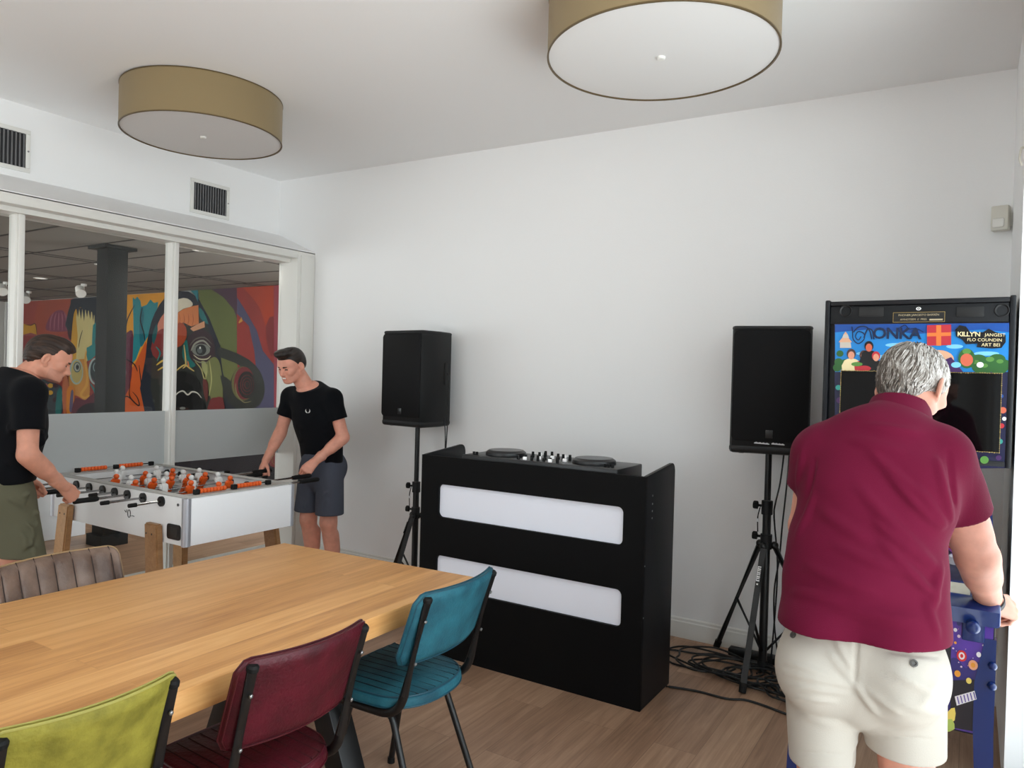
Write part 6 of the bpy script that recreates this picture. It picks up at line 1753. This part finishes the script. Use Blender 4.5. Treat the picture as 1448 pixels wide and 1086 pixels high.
for i in range(60):
    x = rs.uniform(PX0 + .06, PX1 - .06); t_ = rs.uniform(.27, .86); c = n0 + up * t_ + nn * .012 + V((x, 0, 0)); m = pc[i % len(pc)]
    bm = BM(); k_ = i % 4
    if k_ == 0: bm_cyl(bm, c, c + nn * rs.uniform(.014, .030), rs.uniform(.008, .022), n=12)
    elif k_ == 1:
        a = rs.uniform(0, PI); d = V((1, 0, 0)) * math.cos(a) + up * math.sin(a); L = rs.uniform(.05, .13); bm_tube(bm, smooth_path([c - d * L + nn * .02, c + nn * .028 + up * .02, c + d * L + nn * .018]), rs.uniform(.002, .005), 6)
    elif k_ == 2: bm_prism(bm, rrect(rs.uniform(.03, .07), rs.uniform(.012, .03), .005), c + nn * .02, (1, 0, 0), up, .004)
    else: bm_prism(bm, rrect(rs.uniform(.03, .06), rs.uniform(.02, .04), .004), c + nn * .014 + up * .01, (1, 0, 0), (up * .3 + nn).normalized(), .004)
    obj(('bumper', 'wire_ramp', 'plastic', 'target')[k_], bm, m, pfo)
bm = BM(); bm_prism(bm, [(PX0 + .03, .01), (PX1 - .03, .01), (PX1 - .03, .235), (-.14, .20), (-.26, .20), (PX0 + .03, .235)], n0 + nn * .022, (1, 0, 0), up, .003); obj('apron', bm, mat('apron_print', rgb(44, 60, 120), .4), pfo)
for (x, w_) in ((-.36, .14), (-.055, .14)):
    bm = BM(); bm_prism(bm, rrect(w_, .095, .004), n0 + up * .15 + nn * .026 + V((x, 0, 0)), (1, 0, 0), up, .002); obj('instruction_card', bm, mat('card_cream', rgb(214, 206, 186), .5), pfo)
bm = BM(); bm_prism(bm, [(PX0 + .026, 0), (PX1 - .026, 0), (PX1 - .026, .90), (PX0 + .026, .90)], V((0, PY0 + .055, .934)), (1, 0, 0), (V((0, PY0 + .95, 1.108)) - V((0, PY0 + .055, .934))).normalized(), .004); obj('playfield_glass', bm, glass_mat('coated_glass', (.97, .97, .97, 1), .4), pb)
# backbox
HX0, HX1, HY, HZ0, HZ1 = -.552, .138, 3.45, 1.292, 1.957
bm = BM(); bm_box(bm, (HX0 + .018, HY + .012, HZ0), (HX1 - .018, HY + .26, HZ1 - .012), bev=.004); bb = obj('backbox', bm, M_pincab, pb)
for x in (HX0, HX1 - .020):
    bm = BM(); bm_box(bm, (x, HY - .006, HZ0 - .004), (x + .020, HY + .27, HZ1 + .006), bev=.005); obj('side_trim', bm, mat('backbox_edge', rgb(16, 18, 23), .4, spec=.3), bb)
bm = BM(); bm_box(bm, (HX0 + .02, HY - .004, HZ1 - .020), (HX1 - .02, HY + .25, HZ1), bev=.004); obj('top_trim', bm, M_pincab, bb)
bm = BM(); bm_box(bm, (HX0 + .02, HY - .004, HZ0), (HX1 - .02, HY + .02, HZ0 + .022), bev=.003); obj('bottom_trim', bm, M_pincab, bb)
bm = BM(); bm_prism(bm, [(3.50, 1.09), (3.80, 1.10), (3.74, HZ0 + .01), (3.52, HZ0 + .01)], (PX0 + .04, 0, 0), (0, 1, 0), (0, 0, 1), PX1 - PX0 - .08); obj('neck', bm, M_pincab, pb)
h = lambda px, py, y=HY: atY(px, py, y)
zt = h(1300, 457).z
bm = BM(); bm_box(bm, (HX0 + .022, HY, zt), (HX1 - .022, HY + .014, HZ1 - .022), bev=.003); sp = obj('speaker_panel', bm, mat('speaker_panel_grey', rgb(17, 18, 21), .5, spec=.25), bb)
for px in (1196, 1417):
    c = h(px, 440 - (px - 1196) * .005); bm = BM(); ax = (V((1, 0, 0)), V((0, 0, 1)), V((0, -1, 0)))
    bm_lathe(bm, [(.0, -.004), (.016, -.002), (.020, .001), (.0235, .004), (.0255, .003), (.0265, 0)], (c.x, HY - .0005, c.z), 28, ax=ax); obj('speaker', bm, M_blackplastic, sp)
for px in (1232, 1372):
    c = h(px, 441); bm = BM(); bm_prism(bm, rrect(.094, .040, .005), (c.x, HY - .0005, c.z), (1, 0, 0), (0, 0, 1), .003, bev=.001); obj('vent_panel', bm, mat('vent_black', rgb(5, 5, 6), .5), sp)
c = h(1299, 436.5); bm = BM(); ax = (V((1, 0, 0)), V((0, 0, 1)), V((0, -1, 0)))
pts = [(.0095 * math.cos(a), .0068 * math.sin(a) * abs(math.sin(a)) ** .15) for a in [2 * PI * i / 28 for i in range(28)]]
art(bm, 0, [(c.x + a, c.z + b) for a, b in pts], HY - .0012); adisc(bm, 1, c.x, c.z, .0048, .0042, HY - .0016); adisc(bm, 0, c.x, c.z - .0003, .0022, .002, HY - .002)
obj('emblem', bm, [M_wplas, M_badge], sp, smooth=False, fixn=False)
a, b = h(1263, 442), h(1336, 455); bm = BM(); Y = HY - .0012; w_ = b.x - a.x; hh = a.z - b.z
art(bm, 0, [(a.x, b.z), (b.x, b.z), (b.x, a.z), (a.x, a.z)], Y); art(bm, 1, [(a.x + .0015, b.z + .0015), (b.x - .0015, b.z + .0015), (b.x - .0015, a.z - .0015), (a.x + .0015, a.z - .0015)], Y - .0004)
text_bm(bm, 'PHONER JARCESTO BARREN', ((a.x + b.x) / 2, Y - .001, a.z - hh * .30), (1, 0, 0), (0, 0, 1), .0115, mi=2); text_bm(bm, 'AMNOTEEM  //  PRES', ((a.x + b.x) / 2 - w_ * .10, Y - .001, b.z + hh * .27), (1, 0, 0), (0, 0, 1), .0105, mi=2)
art(bm, 2, [(b.x - w_ * .29, b.z + .006), (b.x - w_ * .04, b.z + .006), (b.x - w_ * .04, b.z + .0125), (b.x - w_ * .29, b.z + .0125)], Y - .0008)
obj('plaque', bm, [M_gold, M_badge, mat('plaque_print', rgb(176, 160, 128), .5)], sp, smooth=False, fixn=False)
# backglass print
gc = [('sky', (28, 124, 196)), ('deep', (20, 72, 150)), ('cloud', (120, 190, 226)), ('leaf', (44, 92, 44)), ('leaf2', (84, 132, 62)), ('ink', (16, 34, 66)), ('red', (176, 44, 54)), ('orange', (210, 112, 52)), ('skin', (208, 142, 116)), ('skin2', (196, 96, 72)), ('brown', (70, 44, 38)), ('cream', (222, 206, 160)), ('black', (14, 14, 18)), ('stone', (186, 178, 168)), ('violet', (62, 36, 84)), ('teal', (50, 140, 130)), ('indigo', (26, 28, 60)), ('white', (224, 224, 226)), ('tan', (206, 160, 130))]
gm = [mat('glass_print_' + n, rgb(*c), .25, spec=.4, emit=(rgb(*c), .12)) for n, c in gc]; gi = {n: i for i, (n, c) in enumerate(gc)}
bm = BM(); lay = [0]
def A(c, pts, sm=0):
    lay[0] += 1; art(bm, gi[c], [(h(x, y).x, h(x, y).z) for x, y in pts], HY - .002 - lay[0] * .00012, sm)
def D(c, x, y, a, b, n=20): A(c, [(x + a * math.cos(2 * PI * i / n), y + b * math.sin(2 * PI * i / n)) for i in range(n)])
A('indigo', [(1180, 458), (1427, 456), (1424, 662), (1181, 664)])
A('sky', [(1181, 459), (1427, 457), (1426, 526), (1181, 526)]); A('deep', [(1181, 459), (1427, 457), (1427, 470), (1390, 466), (1300, 472), (1230, 466), (1181, 470)])
for x, y, a in ((1225, 500, 14), (1268, 488, 16), (1350, 490, 12), (1395, 500, 18), (1250, 505, 12)): D('cloud', x, y, a, 3)
for x, y, a in ((1372, 514, 9), (1384, 508, 11), (1396, 512, 12), (1410, 508, 12), (1420, 514, 9), (1390, 519, 16), (1412, 520, 14)): D('leaf', x, y, a, a * .62)
for x, y, a in ((1380, 512, 5), (1400, 508, 6), (1414, 511, 5), (1392, 517, 5)): D('leaf2', x, y, a, a * .6)
for x, y, a in ((1186, 512, 6), (1188, 500, 5), (1196, 516, 9), (1184, 520, 6)): D('leaf', x, y, a, a * .9)
# small tower
A('stone', [(1188, 484), (1203, 484), (1204, 492), (1188, 492)]); A('tan', [(1186, 484), (1191, 478), (1200, 478), (1205, 484)]); A('stone', [(1191, 478), (1193, 473), (1199, 473), (1201, 478)]); A('tan', [(1193, 473), (1196, 469), (1199, 473)])
# plain crowd of rounded figures
for x, y, s, hair, body, sk in ((1204, 502, 6.5, 'brown', 'cream', 'skin'), (1222, 504, 6.5, 'brown', 'red', 'skin'), (1229, 491, 6.5, 'black', 'black', 'skin2'), (1239, 505, 6.0, 'red', 'black', 'skin')):
    A(body, [(x - s * 2, 524), (x - s * 1.5, y + s * 1.2), (x, y + s * .8), (x + s * 1.5, y + s * 1.2), (x + s * 2, 524)], 2); D(hair, x, y - 1.5, s * .98, s * 1.1); D(sk, x, y + .6, s * .70, s * .88)
D('leaf2', 1212, 515, 8, 3); D('red', 1222, 521, 10, 4)
# red gift box with an orange ribbon above a tan hill, and a green sweet beside it
D('tan', 1327, 508, 22, 13); D('cream', 1318, 512, 9, 5); D('brown', 1340, 514, 9, 5)
A('red', [(1311, 460), (1345, 459), (1345, 488), (1311, 489)]); A('orange', [(1324, 460), (1331, 460), (1331, 489), (1324, 489)]); A('orange', [(1311, 471), (1345, 470), (1345, 475), (1311, 476)])
A('violet', [(1328, 512), (1345, 505), (1362, 526), (1328, 526)], 1)
D('leaf', 1367, 507, 12, 14); D('leaf2', 1367, 497, 6, 4); D('skin2', 1367, 509, 9, 9); D('cloud', 1352, 516, 7, 4); D('white', 1386, 516, 5, 4)
# lettering
def T(txt, px, py, size, c, sc=1.0, sp_=1.0, bold=0.0):
    lay[0] += 1; p = h(px, py); text_bm(bm, txt, (p.x, HY - .002 - lay[0] * .00012, p.z), (1, 0, -.02), (.02, 0, 1), size, mi=gi[c], space=sp_, bold=bold)
def Stk(c, pts, w):
    P = smooth_path([V((x, y, 0)) for x, y in pts], 5); L, R = [], []
    for i, p in enumerate(P):
        d = P[min(i + 1, len(P) - 1)] - P[max(i - 1, 0)]; d.normalize(); n = V((-d.y, d.x, 0)); L.append(p + n * w / 2); R.append(p - n * w / 2)
    A(c, [(p.x, p.y) for p in L + R[::-1]])
Stk('ink', [(1205, 462), (1206, 470), (1207, 480), (1214, 486), (1222, 480), (1222, 472), (1214, 469), (1210, 476), (1214, 481), (1218, 476)], 1.5)
Stk('ink', [(1207, 470), (1214, 463), (1224, 462), (1230, 468), (1233, 480)], 1.8); Stk('ink', [(1222, 478), (1227, 466), (1234, 468), (1236, 480)], 2.0)
T('ONKA', 1268, 472.5, .064, 'ink', sp_=.92, bold=.0016); Stk('ink', [(1272, 464), (1280, 460), (1284, 466), (1278, 472), (1286, 480)], 1.4); Stk('ink', [(1284, 466), (1296, 465), (1306, 470)], 1.2); Stk('ink', [(1286, 480), (1293, 472), (1299, 466)], 1.4)
A('black', [(1351, 466), (1357, 460), (1366, 462), (1372, 470), (1390, 470), (1398, 465), (1408, 470), (1422, 474), (1422, 484), (1416, 492), (1402, 493), (1381, 491), (1382, 486), (1366, 487), (1360, 480), (1352, 476)], 1)
T("KILLY'N", 1370, 473, .025, 'cream', sp_=.9, bold=.0005); T('JANGEST', 1407, 474, .017, 'cream'); T('FLO COUNDIN', 1392, 481, .017, 'cream'); T('ART BEI', 1401, 488, .018, 'cream')
# side prints and sweets below the screen
for x, y, a, c in ((1186, 548, 4, 'teal'), (1188, 566, 5, 'violet'), (1416, 560, 3, 'deep'), (1418, 580, 5, 'skin2'), (1416, 602, 4, 'red'), (1414, 624, 4, 'teal'), (1392, 650, 6, 'leaf2'), (1412, 647, 4, 'violet'), (1370, 652, 6, 'orange'), (1340, 652, 6, 'teal'), (1420, 592, 3, 'white')): D(c, x, y, a, a * .9)
obj('backglass', bm, gm, bb, smooth=False, fixn=False)
# screen with a beaded gold border
a, b = h(1190, 524), h(1413, 640)
bm = BM(); bm_box(bm, (a.x, HY - .0125, b.z), (b.x, HY - .0115, a.z)); scn = obj('screen', bm, M_display, bb)
bm = BM(); rs = random.Random(2)
for (u, v) in (((a.x, a.z), (b.x, a.z)), ((b.x, a.z), (b.x, b.z)), ((a.x, b.z), (b.x, b.z)), ((a.x, a.z), (a.x, b.z))):
    L = math.hypot(v[0] - u[0], v[1] - u[1]); n = int(L / .008)
    for i in range(n + 1):
        t_ = i / n; r = rs.uniform(.0012, .0026); adisc(bm, 0, u[0] + (v[0] - u[0]) * t_, u[1] + (v[1] - u[1]) * t_ + rs.uniform(-.0012, .0012), r, r, HY - .013 - .00001 * i, 6)
    q = .0005; horiz = abs(u[1] - v[1]) < 1e-4
    art(bm, 0, [(u[0] - (0 if horiz else q), u[1] - (q if horiz else 0)), (v[0] + (0 if horiz else -q), v[1] - (q if horiz else 0)), (v[0] + (0 if horiz else q), v[1] + (q if horiz else 0)), (u[0] + (0 if horiz else q), u[1] + (q if horiz else 0))], HY - .0135)
obj('screen_border', bm, M_gold, scn, smooth=False, fixn=False)
